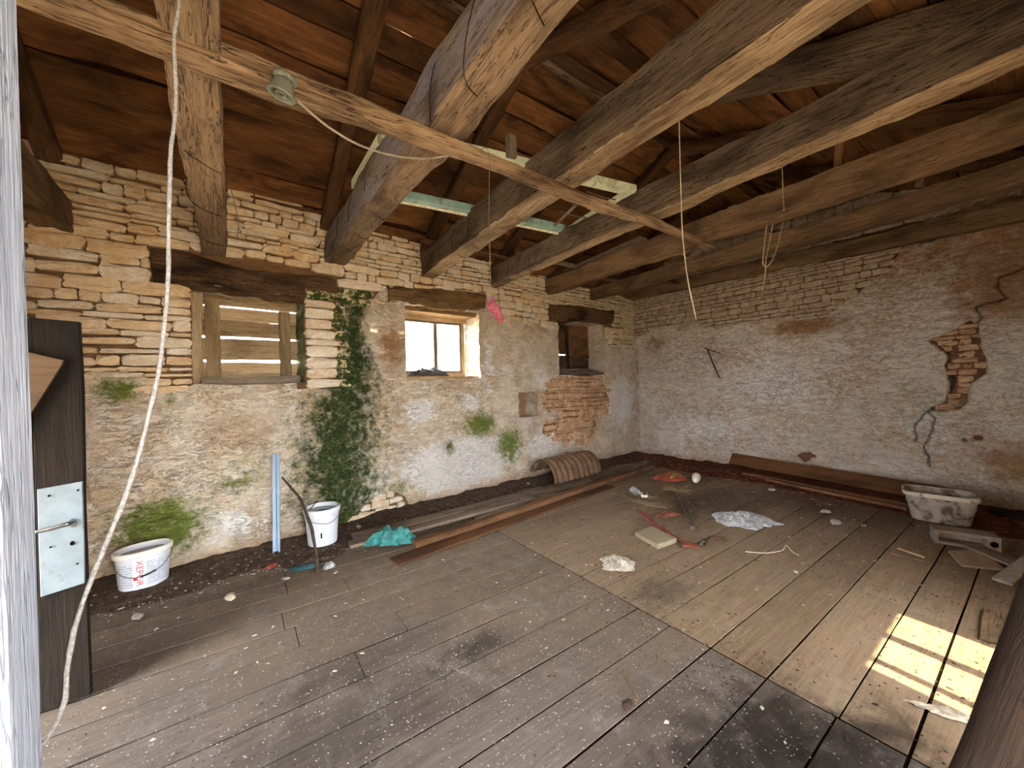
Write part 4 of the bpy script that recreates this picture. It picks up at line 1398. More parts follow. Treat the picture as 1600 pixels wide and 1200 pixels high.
def oval_pt(u, z_, off=0.0015):
    """point on the bucket front: u is arc position along local x, z height"""
    k_ = 0.88 + 0.12 * z_ / 0.31
    a_, b_ = 0.172 * k_ + off, 0.132 * k_ + off
    x = max(-a_ * 0.98, min(a_ * 0.98, u))
    y = -b_ * (max(1e-4, 1 - abs(x / a_) ** 2.3)) ** (1 / 2.3)
    return (x, y, z_)


# white ground of the label and the lettering, read from top to bottom
gu = np.linspace(-0.080, -0.005, 7); gz = np.linspace(0.02, 0.252, 8)
v = [oval_pt(a, b, 0.001) for b in gz for a in gu]
f = [(j * 7 + i, j * 7 + i + 1, j * 7 + i + 8, j * 7 + i + 7) for j in range(7) for i in range(6)]
lb = mesh('label', v, f, plain('label_white', '#eef0f2', 0.45, 0.4, vary=0.03), b1, True)
M_red = plain('label_red', '#d23a3c', 0.5, 0.3, vary=0.08)
fc = bpy.data.curves.new('lettering', 'FONT')
fc.body = 'XEPOR'
fc.size = 0.058
fc.resolution_u = 3
fo = bpy.data.objects.new('lettering_tmp', fc)
COL.objects.link(fo)
bpy.context.view_layer.update()
tm = bpy.data.meshes.new_from_object(fo.evaluated_get(bpy.context.evaluated_depsgraph_get()))
bpy.data.objects.remove(fo, do_unlink=True)
tw = max(v_.co.x for v_ in tm.vertices)
tv = [oval_pt(-0.062 + v_.co.y * 1.0, 0.245 - v_.co.x * (0.21 / tw), 0.0028) for v_ in tm.vertices]
tf = [tuple(p_.vertices) for p_ in tm.polygons]
mesh('lettering', tv, tf, M_red, lb)
cu_, cz_ = -0.071, 0.10
v = [oval_pt(cu_ + a, cz_ + b, 0.0028) for a, b in ((-0.008, -0.012), (0.014, -0.012), (0.014, 0.012), (-0.008, 0.012))]
mesh('lettering', v, [(0, 1, 2, 3)], M_red, lb)
hp = [(-0.176, -0.01, 0.25), (-0.17, -0.06, 0.19), (-0.12, -0.122, 0.135), (-0.04, -0.142, 0.115), (0.05, -0.145, 0.135), (0.12, -0.125, 0.18), (0.168, -0.06, 0.23), (0.178, -0.01, 0.25)]
hd = mesh('handle', *tube_geo(hp, 0.0028, m=6), M_wire, b1, True)
v, f = tube_geo([(-0.045, -0.144, 0.116), (0.0, -0.147, 0.123), (0.05, -0.147, 0.136)], 0.0075, m=10)
mesh('grip', v, f, plain('black_grip', '#20242c', 0.5), hd, True)

# round bucket
c2 = fl(502, 858)
b2 = vessel('white_bucket', (c2[0] + 0.035, c2[1] + 0.13, 0.02), 0.2, 0.160, 0.160, 0.365, 0.84, M_bk2, M_bk2, 2.0, water_mat('dark_water', '#5a5a50'), 0.9, lower_rings=(0.285, 0.30))
tag(b2, 'round white plastic bucket with wire handle and a branch leaning in it', 'bucket')
hd = mesh('handle', *tube_geo([(-0.165, -0.02, 0.31), (-0.15, -0.10, 0.27), (-0.02, -0.185, 0.235), (0.10, -0.15, 0.27), (0.162, -0.03, 0.31)], 0.003, m=6), M_wire, b2, True)
for sx in (-1, 1):
    v, f = box_geo((sx * 0.155, -0.02, 0.31), (0.02, 0.04, 0.03))
    mesh('handle_lug', v, f, M_bk2, b2)
v, f = box_geo((-0.065, -0.148, 0.12), (0.012, 0.006, 0.05))
mesh('black_mark', v, f, M_void, b2)

# dented basin with flaking paint
c3 = np.array([6.02, 0.72])
b3 = vessel('flaking_basin', (c3[0], c3[1], 0.035), math.radians(-78), 0.265, 0.19, 0.30, 0.80, M_bk3, plain('basin_rim', '#c4bcae', 0.6, 0.3, vary=0.12, dirt='#6a5c4e', dirt_amt=0.3), 4.5, lower_rings=(0.17,), m=56)
tag(b3, 'rectangular off-white basin with flaking paint beside the long wall board', 'basin')

# metal stud
ps = fl(433, 866)
st = []
sec = [(-0.030, 0.0), (0.030, 0.0), (0.030, 0.030), (0.022, 0.030), (0.022, 0.026), (0.0265, 0.026), (0.0265, 0.0035), (0.006, 0.0035), (0.0, 0.009), (-0.006, 0.0035), (-0.0265, 0.0035), (-0.0265, 0.026), (-0.022, 0.026), (-0.022, 0.030), (-0.030, 0.030)]
rings = [[(x, y, z_) for x, y in sec] for z_ in (0.0, 0.3, 0.6, 0.95)]
v, f = loft(rings)
M_galv = plain('galvanised_steel', '#9fb4c8', 0.38, 0.5, 0.55, vary=0.1, scale=6)
sd = mesh('metal_stud', v, f, M_galv)
tp_ = on(432, 717, 1, ps[1] + 0.20)
zv = Vector(tp_ - np.array([ps[0], ps[1] + 0.02, 0.012])).normalized()
xv = Vector((1, -0.25, 0)); xv = (xv - zv * xv.dot(zv)).normalized(); yv = zv.cross(xv)
sd.matrix_local = Matrix(((-xv.x, -yv.x, zv.x, ps[0]), (-xv.y, -yv.y, zv.y, ps[1] + 0.02), (-xv.z, -yv.z, zv.z, 0.012), (0, 0, 0, 1)))
tag(sd, 'upright galvanised steel stud leaning on the mossy wall', 'metal profile')

# branch leaning against the bucket
sf = fl(497, 900)
q = lambda px, py, dy: on(px, py, 1, dy)
br_pts = [np.array([sf[0], sf[1], 0.01]), q(494, 868, 3.74), q(488, 832, 3.86), q(478, 800, 3.98), q(468, 778, 4.08), q(455, 762, 4.2), q(441, 746, 4.34)]
o = tube('branch', br_pts, [0.013, 0.013, 0.014, 0.013, 0.011, 0.010, 0.007], plain('bark', '#4f4234', 0.9, 0.1, vary=0.35, scale=30, bump=0.5), m=8, wob=0.25, seed=5)
tag(o, 'crooked dry branch leaning over the round white bucket', 'branch')
tube('twig', [br_pts[3], br_pts[3] + np.array([0.05, -0.02, 0.04]), br_pts[3] + np.array([0.10, -0.01, 0.10])], [0.006, 0.005, 0.002], bpy.data.materials['bark'], o, m=6)


def film(name, c, alpha=0.85, rough=0.3):
    k = Mat(name, rough, 0.4)
    p = k.objc()
    f = k.noise(k.map(p, (1, 2.2, 2)), 14, 5, 0.7, 0.9)
    cc = hexc(c)
    k.color(k.mix(k.ramp(f, 0.36, 0.62), tuple(x * 0.4 for x in cc[:3]) + (1,), cc))
    k.b.inputs['Alpha'].default_value = alpha
    k.bump(f, 0.7, 0.02)
    return k.m


M_teal = film('teal_plastic', '#358f8b', 1.0)
M_clear = film('milky_plastic', '#cfd2d4', 0.9)
M_cloth = film('cream_cloth', '#c4bca9', 1.0, 0.9)
M_orange = film('orange_plastic', '#a84a33', 1.0)
M_yellow = film('yellow_plastic', '#a08a3c', 1.0)
M_dust = film('torn_paper', '#cfc4ae', 1.0, 0.95)

c = fl(608, 856)
tag(crumple('teal_bag', (c[0] + 0.05, c[1] + 0.08, 0.02), 0.26, 0.12, 0.15, M_teal, -0.42, 12, ragged=0.35, rings=14, m=44), 'crumpled teal plastic bag beside the grey planks', 'plastic bag')
c = fl(478, 887)
tag(crumple('plastic_scrap', c[:2], 0.13, 0.05, 0.03, film('dark_teal_plastic', '#2d6f74'), -0.3, 15), 'flat dark teal plastic scrap at the foot of the branch', 'plastic scrap')
c = fl(515, 886)
tag(crumple('plastic_scrap', c[:2], 0.055, 0.045, 0.045, M_clear, 0.2, 16), 'small clear plastic scrap at the foot of the branch', 'plastic scrap')
c = fl(424, 886)
tag(crumple('orange_scrap', c[:2], 0.06, 0.03, 0.03, M_orange, 0.5, 17), 'small orange scrap on the soil before the steel stud', 'scrap')
c = fl(1160, 812)
tag(crumple('clear_bag', (c[0] - 0.02, c[1] - 0.02, 0.003), 0.30, 0.23, 0.065, M_clear, -0.75, 21, ragged=0.4, rings=14, m=44, freq=8), 'milky white plastic bag lying flat on the bare boards', 'plastic bag')
c = fl(966, 882)
tag(crumple('white_rag', (c[0], c[1], 0.003), 0.16, 0.14, 0.045, M_cloth, -0.5, 24, ragged=0.35, rings=14, m=44, freq=12), 'crumpled cream rag lying on the floor boards', 'rag')
c = fl(1472, 1113)
tag(crumple('torn_paper', (c[0], c[1], 0.003), 0.10, 0.035, 0.012, M_dust, -1.15, 27, ragged=0.5), 'torn strip of pale paper near the sun patch', 'paper')
c = fl(1048, 748)
rb = crumple('snack_bag', (c[0], c[1], 0.01), 0.28, 0.20, 0.09, M_orange, -0.3, 31, ragged=0.35)
tag(rb, 'crumpled red and yellow snack bag near the corner', 'snack bag')
crumple('yellow_print', (0, -0.06, 0.035), 0.15, 0.10, 0.055, M_yellow, 0.3, 33, parent=rb)
c = fl(1088, 753)
v, f = loft([[(r_ * math.cos(a), r_ * math.sin(a), z_) for a in np.linspace(0, 2 * math.pi, 18)[:-1]] for r_, z_ in ((0.005, -0.13), (0.03, -0.12), (0.045, -0.09), (0.062, -0.02), (0.065, 0.03), (0.055, 0.07), (0.03, 0.095), (0.005, 0.10))])
o = mesh('white_bulb', v, f, plain('milky_glass', '#e9e4d6', 0.25, 0.5, vary=0.05), None, True)
o.location = (c[0], c[1], 0.065); o.rotation_euler = (math.radians(78), 0, math.radians(115))
tag(o, 'egg-shaped milky white lamp globe lying beside the snack bag', 'lamp globe')
c = fl(992, 768)
tag(crumple('clear_wrapper', c[:2], 0.17, 0.06, 0.05, film('grey_wrapper', '#c9cfda'), 0.9, 36, ragged=0.5), 'crumpled clear wrapper among straw near the snack bag', 'wrapper')
c = fl(1007, 777)
v, f = merge([box_geo((0, 0, 0.02), (0.10, 0.075, 0.03)), box_geo((0, 0, 0.037), (0.115, 0.09, 0.008))])
o = mesh('small_box', v, f, M_rimw); o.location = (c[0], c[1], 0.004); o.rotation_euler = (0, 0, 0.6)
mesh('dark_hollow', *box_geo((0, 0, 0.0425), (0.07, 0.04, 0.004)), M_flake, o)
tag(o, 'tiny white plastic box lying beside the clear wrapper', 'box')

# brush: stick with a bristle head
pa, pb = fl(1082, 829), fl(1060, 775)
br = empty('broom', pa)
tag(br, 'worn twig broom lying on the floor with a thick dark handle', 'broom')
pa = np.array([pa[0], pa[1], 0.028]); pb = np.array([pb[0], pb[1], 0.05])
plank('handle', pa, pb, 0.05, 0.04, M_greyplank, br, seed=3)
parts = []
rg = random.Random(3)
for i in range(70):
    a = rg.uniform(0, 2 * math.pi); el = rg.uniform(-0.1, 0.9); L = rg.uniform(0.10, 0.24)
    d = np.array([math.cos(a) * math.cos(el), math.sin(a) * math.cos(el), abs(math.sin(el)) * 0.6])
    e = pb + d * L; e[2] = max(0.008, min(e[2], 0.16))
    parts.append(tube_geo([pb + d * 0.01, (pb + e) / 2 + np.array([0, 0, 0.02]), e], [0.004, 0.003, 0.002], m=4, sub=2))
v, f = merge(parts)
place(tag(mesh('bristles', v, f, plain('straw', '#857257', 0.9, 0.1, vary=0.3)), kind='stuff'), Matrix.Identity(4), None)
bo = bpy.data.objects['bristles']; bo.parent = br; bo.matrix_local = Matrix.Translation(-br.location)

# rusty saw-like strap bundle
s0, s1 = fl(997, 806), fl(1078, 856)
sr = empty('red_strap', s0)
tag(sr, 'rusty red metal strap lying beside the foam block', 'strap')
L0 = np.array([s0[0], s0[1], 0.03]); L1 = np.array([s1[0], s1[1], 0.03])
M_rust = plain('red_rust', '#7f4434', 0.8, 0.3, vary=0.35, scale=20, dirt='#4a2a1e', dirt_amt=0.4)
mdp = (L0 * 0.45 + L1 * 0.55) + np.array([-0.05, -0.03, 0])
tube('strap_band', [L0 + np.array([0.0, 0.0, 0.03]), mdp, L1], 0.012, M_rust, sr, m=6)
tube('strap_band', [L0 + np.array([0.07, -0.02, 0.0]), mdp + np.array([0.07, 0.03, -0.015]), L1 + np.array([0.02, 0.03, -0.01])], 0.010, M_rust, sr, m=6)
tube('strap_band', [L0 + np.array([0.02, 0.03, 0.05]), mdp + np.array([0.04, 0.01, 0.005])], 0.007, M_rust, sr, m=6)
plank('strap_plate', L1 + np.array([-0.02, 0.06, -0.005]), L1 + np.array([0.05, -0.06, -0.005]), 0.09, 0.02, M_rust, sr, seed=8)
tube('strap_hook', [L1 + np.array([0.05, -0.06, 0.0]), L1 + np.array([0.09, -0.08, 0.04]), L1 + np.array([0.12, -0.08, 0.02])], 0.016, plain('dark_iron', '#4a443c', 0.7, 0.3, 0.4), sr, m=8)
w0, w1_ = L1 + np.array([0.12, -0.08, -0.01]), fl(1137, 844)
tag(tube('bent_stick', [w0 + np.array([0.02, 0, -0.005]), np.array(fl(1110, 841, 0.02)), np.array([w1_[0], w1_[1], 0.012])], [0.012, 0.010, 0.016], plain('stick_brown', '#5a4534', 0.9), m=6), 'thin brown stick at the hooked end of the red strap', 'stick')
c = fl(1044, 806)
tag(crumple('red_rag', c[:2], 0.16, 0.06, 0.035, film('faded_red_cloth', '#8f5341', 1, 0.9), -0.5, 41, ragged=0.5), 'faded red rag lying by the broom handle', 'rag')
c = fl(1080, 828)
# foam block
F0 = [fl(992, 838), fl(1028, 859), fl(1058, 848), fl(1020, 829)]
v = [(p[0], p[1], 0.0) for p in F0] + [(p[0] + 0.01, p[1] + 0.01, 0.042) for p in F0]
f = [(3, 2, 1, 0), (4, 5, 6, 7)] + [(i, (i + 1) % 4, 4 + (i + 1) % 4, 4 + i) for i in range(4)]
oc = np.mean(np.array(v), axis=0); oc[2] = 0
o = mesh('foam_block', [tuple(np.array(p) - oc) for p in v], f, plain('dirty_foam', '#94876f', 0.95, 0.1, vary=0.12, scale=25, bump=0.5)); o.location = tuple(oc)
bv = o.modifiers.new('bevel', 'BEVEL'); bv.width = 0.008; bv.segments = 2
tag(o, 'flat dirty beige foam block under the red strap', 'foam block')
# straw tufts and thin wires
for i, (pts, lab) in enumerate((([(970, 772), (985, 780), (1000, 785), (1040, 792)], 'bundle of dry straw stalks behind the red strap'), ([(975, 766), (990, 773), (1020, 779)], 'bundle of dry straw stalks beside the clear wrapper'))):
    parts = []
    for j in range(9):
        off = np.array([rg.uniform(-0.04, 0.04), rg.uniform(-0.035, 0.035), 0])
        parts.append(tube_geo([fl(*p) + off * (1 + 0.5 * k_) + np.array([0, 0, 0.006 + rg.uniform(0, 0.015)]) for k_, p in enumerate(pts)], 0.003, m=4, sub=2))
    v, f = merge(parts)
    oc = np.mean(np.array(v), axis=0); oc[2] = 0
    o = mesh('straw_bundle', [tuple(np.array(p) - oc) for p in v], f, bpy.data.materials['straw']); o.location = tuple(oc)
    tag(o, lab, 'straw', 'straw bundles', 'stuff')
for i, (pts, lab) in enumerate((([(1165, 862), (1195, 864), (1222, 860), (1228, 852), (1238, 862), (1248, 868)], 'thin pale wire zigzag on the bare boards'),)):
    tag(tube('bent_wire', [fl(x, y, 0.008) for x, y in pts], 0.004, plain('pale_wire', '#cbbfa8', 0.5), m=5), lab, 'wire')
for (x0, y0, x1, y1, w, lab) in ((975, 1055, 998, 1095, 0.022, 'splintered stick lying across a floor board joint'), (1398, 868, 1448, 879, 0.05, 'pale splintered wood offcut before the basin'), (1404, 860, 1440, 872, 0.018, 'thin wood splinter beside the pale offcut')):
    a, b = fl(x0, y0), fl(x1, y1)
    tag(plank('wood_splinter', (a[0], a[1], 0.014), (b[0], b[1], 0.012), w, 0.016, M_pole if w > 0.02 else M_shutter, seed=int(x0), edge=0.01, ends=0.03), lab, 'wood splinter')
a = fl(982, 1103)
tag(crumple('dry_leaf', a[:2], 0.035, 0.022, 0.025, M_flake, 0.4, 48, rings=6, m=16), 'curled dry leaf beside the splintered stick', 'leaf')

# long planks by the window wall
def floor_plank(name, p, q_, w, th, z0, mat, lab, seed, group=None, z1=None, **kw):
    o_ = plank(name, (p[0], p[1], z0 + th / 2), (q_[0], q_[1], (z0 if z1 is None else z1) + th / 2), w, th, mat, seed=seed, edge=0.006, warp=0.006, seg=14, ends=0.01, **kw)
    return tag(o_, lab, 'plank', group)


floor_plank('long_plank', (0.84, 4.03), (4.15, 4.12), 0.14, 0.035, 0.028, M_greyplank, 'long grey weathered plank, the outer of two by the mossy wall', 801)
floor_plank('long_plank', (0.92, 4.22), (3.6, 4.34), 0.17, 0.03, 0.025, M_greyplank, 'long grey weathered plank next to the dark soil under the glazed window', 802)
floor_plank('long_batten', (1.35, 3.62), (5.95, 4.16), 0.085, 0.06, 0.024, M_batten, 'long orange brown batten lying on a flat board', 803)
floor_plank('long_board', (1.10, 3.46), (4.5, 3.90), 0.20, 0.02, 0.002, M_brownboard, 'flat brown board under the orange brown batten', 804)
floor_plank('long_batten', (2.2, 3.86), (6.3, 4.50), 0.09, 0.035, 0.02, M_greyplank, 'grey batten between the grey planks and the orange batten', 805)

# arched corrugated sheet
n_a, n_x = 24, 72
R0 = 0.27
vv = []
for side in (0, 1):
    for i in range(n_x + 1):
        x = i / n_x * 1.15
        for j in range(n_a + 1):
            an = math.radians(-8 + 172 * j / n_a)
            r_ = R0 + 0.013 * math.sin(x / 1.15 * 2 * math.pi * 9) - side * 0.006
            vv.append((x, -r_ * math.cos(an) * 0.98, r_ * math.sin(an) * 1.1 + 0.04))
f = []
st_ = (n_x + 1) * (n_a + 1)
for i in range(n_x):
    for j in range(n_a):
        a = i * (n_a + 1) + j
        f.append((a, a + 1, a + n_a + 2, a + n_a + 1)); f.append((st_ + a, st_ + a + n_a + 1, st_ + a + n_a + 2, st_ + a + 1))
for i in range(n_x):
    for j in (0, n_a):
        a = i * (n_a + 1) + j
        f.append((a, a + n_a + 1, st_ + a + n_a + 1, st_ + a))
for i in (0, n_x):
    for j in range(n_a):
        a = i * (n_a + 1) + j
        f.append((a, a + 1, st_ + a + 1, st_ + a))
o = mesh('corrugated_sheet', vv, f, plain('rusty_brown_sheet', '#745a44', 0.75, 0.3, vary=0.3, scale=7, dirt='#5a3f2a', dirt_amt=0.4), None, True)
o.location = (3.78, 4.60, 0.05); o.rotation_euler = (0, 0, 0.10)
tag(o, 'arched corrugated brown sheet lying by the window wall', 'corrugated sheet')

# long board and battens along the end wall
a, b = np.array([6.88, 3.25]), np.array([6.42, 0.55])
o = plank('wall_board', (a[0] + 0.03, a[1], 0.20), (b[0] + 0.22, b[1], 0.16), 0.19, 0.028, M_brownboard, up=(-0.85, 0, 0.5), seed=811, seg=14, ends=0.02)
tag(o, 'wide brown board leaning against the foot of the cracked wall', 'board')
floor_plank('wall_batten', (6.55, 2.9), (6.30, 0.98), 0.06, 0.04, 0.045, M_brownboard, 'thin batten in front of the leaning brown board', 812)
floor_plank('wall_batten', (6.40, 2.5), (6.16, 0.98), 0.07, 0.035, 0.04, M_batten, 'outer thin batten on the red rubble before the leaning board', 813)
floor_plank('shadow_timber', (6.72, 0.42), (6.62, -0.5), 0.14, 0.08, 0.01, M_darkdoor, 'black timber standing in for the shadow behind the basin', 814)  # black bar added to stand for the dark shadows behind the basin
# frame-like hollow block
blk = empty('hollow_block', (5.42, 0.50, 0.0), math.radians(-72))
tag(blk, 'grey hollow block lying on its side before the basin', 'block')
M_blk = plain('grey_concrete', '#857a6c', 0.95, 0.15, vary=0.2, scale=14, bump=0.5)
W_, H_, D_ = 0.40, 0.13, 0.17
sh = merge([box_geo((0, 0, 0.0125), (W_, D_, 0.025)), box_geo((0, 0, H_ - 0.0125), (W_, D_, 0.025)), box_geo((-W_ / 2 + 0.0125, 0, H_ / 2), (0.025, D_, H_ - 0.05)), box_geo((W_ / 2 - 0.04, 0, H_ / 2), (0.08, D_, H_ - 0.05)), box_geo((-0.03, D_ / 2 - 0.03, H_ / 2), (W_ - 0.1, 0.02, H_ - 0.05))])
mesh('shell', *sh, M_blk, blk)
v, f = tube_geo([(0.16, -D_ / 2 - 0.001, H_ / 2), (0.16, -D_ / 2 + 0.004, H_ / 2)], 0.026, m=14, sub=1)
mesh('round_hole', v, f, M_void, blk)
# thin boards in the right corner
TBD = [fl(1482, 866), fl(1503, 886), fl(1572, 893), fl(1530, 863)]
v = [(p[0], p[1], 0.002 + 0.012 * (i in (0, 3))) for i, p in enumerate(TBD)] + [(p[0], p[1], 0.018 + 0.012 * (i in (0, 3))) for i, p in enumerate(TBD)]
f = [(3, 2, 1, 0), (4, 5, 6, 7)] + [(i, (i + 1) % 4, 4 + (i + 1) % 4, 4 + i) for i in range(4)]
oc = np.mean(np.array(v), axis=0); oc[2] = 0
o = mesh('fibre_board', [tuple(np.array(p) - oc) for p in v], f, plain('worn_fibre_board', '#8d7b65', 0.9, 0.2, vary=0.2, scale=10)); o.location = tuple(oc)
tag(o, 'broken piece of pale fibre board next to the hollow block', 'board')
floor_plank('short_plank', fl(1525, 862), fl(1625, 905), 0.16, 0.022, 0.03, M_greyplank, 'short grey plank beside the broken fibre board', 821)
floor_plank('short_plank', fl(1566, 912), fl(1640, 878), 0.10, 0.022, 0.004, plain('worn_pale_paint', '#8d857a', 0.8, 0.2), 'short pale painted plank with a pointed end', 822, z1=0.11)
a, b = fl(1561, 958), fl(1556, 1008)
floor_plank('short_plank', a, b, 0.12, 0.012, 0.004, M_pole, 'thin pale plank lying at the edge of the sun patch', 823)

# prop leaning in the foreground
p1 = CP + 0.85 * ray(1534, 1215); p2 = CP + 0.98 * ray(1640, 950)
d = (p2 - p1) / np.linalg.norm(p2 - p1)
base = p1 - d * ((p1[2] - 0.03) / d[2]); top = p1 + d * ((2.2 - p1[2]) / d[2])
o = hewn('wooden_prop', base, top, 0.098, 0.098, wood('dark_prop', '#3d2d20', '#2e2118', '#1a130e', crack=0.3, bump=0.5), power=2.4, seed=831, lump=0.0025, rough=0.004)
tag(o, 'dark round wooden prop leaning towards the entrance wall', 'prop')

# sill clutter of the glazed window
p = A(2.12, 1.725, -0.10)
o = crumple('dark_rag', p, 0.34, 0.12, 0.11, film('dark_grey_cloth', '#5c5550', 1, 0.9), 0.25, 51, freq=8, ragged=0.4)
tag(o, 'dark grey rag crumpled on the sill of the glazed window', 'rag')
p, q_ = A(1.93, 1.735, -0.03), A(2.5, 1.79, -0.2)
tag(plank('wood_stick', p, q_, 0.035, 0.025, M_batten, seed=8), 'reddish stick lying on the sill of the glazed window', 'stick')

# loose stones and lime lumps on the floor
for i, (x, y, r_) in enumerate(((360, 935, 0.055), (215, 965, 0.045), (1305, 818, 0.07), (1290, 801, 0.06), (1206, 766, 0.06), (825, 757, 0.05), (560, 826, 0.06), (446, 905, 0.03), (1350, 822, 0.03))):
    c = fl(x, y)
    v, f = [], []
    R = []
    for k_, (rr_, zz) in enumerate(((0.25, 0.0), (0.95, 0.02), (1.0, 0.22), (0.75, 0.45), (0.3, 0.55))):
        R.append([(r_ * rr_ * (1 + 0.3 * rg.uniform(-1, 1)) * math.cos(a), r_ * rr_ * 0.65 * (1 + 0.3 * rg.uniform(-1, 1)) * math.sin(a), r_ * zz) for a in np.linspace(0, 2 * math.pi, 9)[:-1]])
    v, f = loft(R)
    o = mesh('lime_lump', v, f, M_crumb if i != 0 else M_stone_white); o.location = (c[0], c[1], 0.002); o.rotation_euler = (0, 0, rg.uniform(0, 3))
    lab = ['pale stone on the soil beside the paint bucket', 'white lime lump on the boards below the paint bucket', 'lime flake on the boards between bag and basin', 'lime flake beside the red rubble', 'lime flake at the edge of the red rubble', 'white lump on the grey planks', 'lime lump on the soil behind the teal bag', 'tiny lime lump before the steel stud', 'tiny lime lump at the rubble edge before the basin'][i]
    tag(o, lab, 'lime lump', 'lime lumps on the floor')


# ---- soil along the walls
def soil(name, u0, u1, wfun, place_fn, hmax, mat, seed, lab, nu=220, nv=16):
    v, f = [], []
    for i in range(nu + 1):
        u_ = u0 + (u1 - u0) * i / nu
        W = wfun(u_) * (1 + 0.35 * float(fbm(u_ * 2.3, 0.4, 0, seed, 3)))
        for j in range(nv + 1):
            t = j / nv
            hh = hmax * (1 - t) ** 1.2 * (0.75 + 0.5 * float(fbm(u_ * 3, t * 2, 0, seed + 2, 3))) + 0.02 * float(fbm(u_ * 11, t * W * 11, 0, seed + 5, 3)) * (1 - t ** 3) - 0.004 * t + 0.008 * (1 - t)
            pxy = place_fn(u_, t * W)
            v.append((pxy[0], pxy[1], max(hh, -0.006) if t < 0.98 else -0.006))
    for i in range(nu):
        for j in range(nv):
            a = i * (nv + 1) + j
            f.append((a, a + 1, a + nv + 2, a + nv + 1))
    o_ = mesh(name, v, f, mat, None, True)
    return tag(o_, lab, 'soil', None, 'stuff')


soil('soil_strip', -1.5, 6.95, lambda u_: float(np.interp(u_, [-1.5, -0.5, 0.6, 1.6, 3, 5, 6.95], [0.75, 0.8, 0.95, 0.75, 0.6, 0.55, 0.7])), lambda s_, w_: A(s_, 0, -0.02 + w_)[:2], 0.06, M_soil, 901, 'dark crumbly soil along the foot of the window wall')
soil('red_rubble', -0.5, 5.15, lambda u_: float(np.interp(u_, [-0.5, 0.5, 1.5, 2.5, 3.5, 4.5, 5.15], [1.2, 1.1, 1.05, 0.85, 0.75, 0.7, 0.6])), lambda y_, w_: (XB + 0.02 - w_, y_), 0.07, M_redsoil, 911, 'red brown rotten wood rubble along the foot of the end wall', nv=20)


def scatter(name, n, sampler, size, mat, lab, seed, parent=None, flat=0.4, z0=0.001):
    r_ = random.Random(seed)
    v, f = [], []
    for i in range(n):
        x, y, zb = sampler(r_)
        s_ = size * r_.uniform(0.4, 1.0) * (1.7 if r_.random() < 0.05 else 1.0)
        a = r_.uniform(0, 6.28); e_ = r_.uniform(0.22, 0.8)
        k0 = len(v)
        for q_ in range(4):
            an = a + q_ * 1.571 + r_.uniform(-0.3, 0.3)
            lx, ly = s_ * math.cos(an - a), s_ * e_ * math.sin(an - a)
            v.append((x + lx * math.cos(a) - ly * math.sin(a), y + lx * math.sin(a) + ly * math.cos(a), zb + z0))
        for q_ in range(4):
            p_ = v[k0 + q_]
            v.append((x + (p_[0] - x) * 0.7, y + (p_[1] - y) * 0.7, zb + z0 + s_ * flat * r_.uniform(0.5, 1.0)))
        f += [(k0 + 4, k0 + 5, k0 + 6, k0 + 7)] + [(k0 + q_, k0 + (q_ + 1) % 4, k0 + 4 + (q_ + 1) % 4, k0 + 4 + q_) for q_ in range(4)]
    return tag(mesh(name, v, f, mat, parent), lab, 'debris', None, 'stuff')


def samp_left(r_):
    while True:
        x, y = r_.uniform(-1.4, 2.6), r_.uniform(0.6, 4.2)
        if float(fbm(x * 1.6, y * 1.6, 0, 921, 3)) + r_.uniform(-0.5, 0.4) + (0.25 if y < 2.3 else -0.15) > 0:
            return x, y, 0.0


def samp_right(r_):
    while True:
        x, y = r_.uniform(1.9, 6.3), r_.uniform(-0.4, 4.0)
        if float(fbm(x * 2.0, y * 2.0, 0, 927, 3)) + r_.uniform(-0.6, 0.4) > 0:
            return x, y, 0.0


scatter('lime_crumbs', 5200, samp_left, 0.0045, M_crumb, 'fine white lime crumbs scattered over the front floor boards', 1)
scatter('lime_crumbs', 260, lambda r_: (r_.uniform(-1.3, 6), r_.uniform(0.4, 4.2), 0.0), 0.016, M_crumb, 'coarser white lime crumbs scattered over the whole floor', 2)
scatter('bark_flakes', 3600, samp_right, 0.011, M_flake, 'dark bark flakes scattered over the tan floor boards', 3, flat=0.25)
scatter('bark_flakes', 1500, samp_left, 0.008, M_flake, 'dark dirt flakes scattered over the grey floor boards', 4, flat=0.25)
scatter('soil_crumbs', 1400, lambda r_: (*A(r_.uniform(-1.4, 6.8), 0, r_.uniform(0.02, 0.9))[:2], 0.035 * r_.random()), 0.013, M_crumb, 'pale crumbs lying in the dark soil under the windows', 5)
scatter('rotten_flakes', 2600, lambda r_: (XB - abs(r_.gauss(0, 0.5)) - 0.05, r_.uniform(-0.3, 5.0), 0.04 * r_.random()), 0.032, M_redflake, 'red brown rotten wood flakes on the rubble by the end wall', 6, flat=0.35)

# ================================================================== HANGING THINGS
# frayed rope in the foreground
rp = [(281, -260, 1.10), (281, -120, 1.08), (280, 0, 1.06), (272, 60, 1.05), (275, 130, 1.04), (274, 180, 1.03), (267, 235, 1.02), (265, 290, 1.01), (263, 350, 1.0), (263, 420, 0.99), (258, 500, 0.98), (246, 590, 0.96), (232, 650, 0.95), (214, 720, 0.93), (190, 790, 0.92), (163, 855, 0.91), (135, 925, 0.9), (116, 985, 0.89), (106, 1040, 0.88), (101, 1095, 0.87), (85, 1135, 0.86), (60, 1172, 0.86), (40, 1195, 0.86)]
RP = [CP + d_ * ray(x, y) for x, y, d_ in rp]
top = RP[0] + np.array([0, 0, 1.0]) * (2.93 - RP[0][2])
M_rope = plain('grey_white_rope', '#93918f', 0.9, 0.1, vary=0.35, scale=120, bump=0.6)
o = tube('rope', [top] + RP, 0.0047, M_rope, m=8, wob=0.3, seed=9, sub=5)
tag(o, 'frayed grey white rope hanging in a long curve before the mossy wall', 'rope')
parts = []
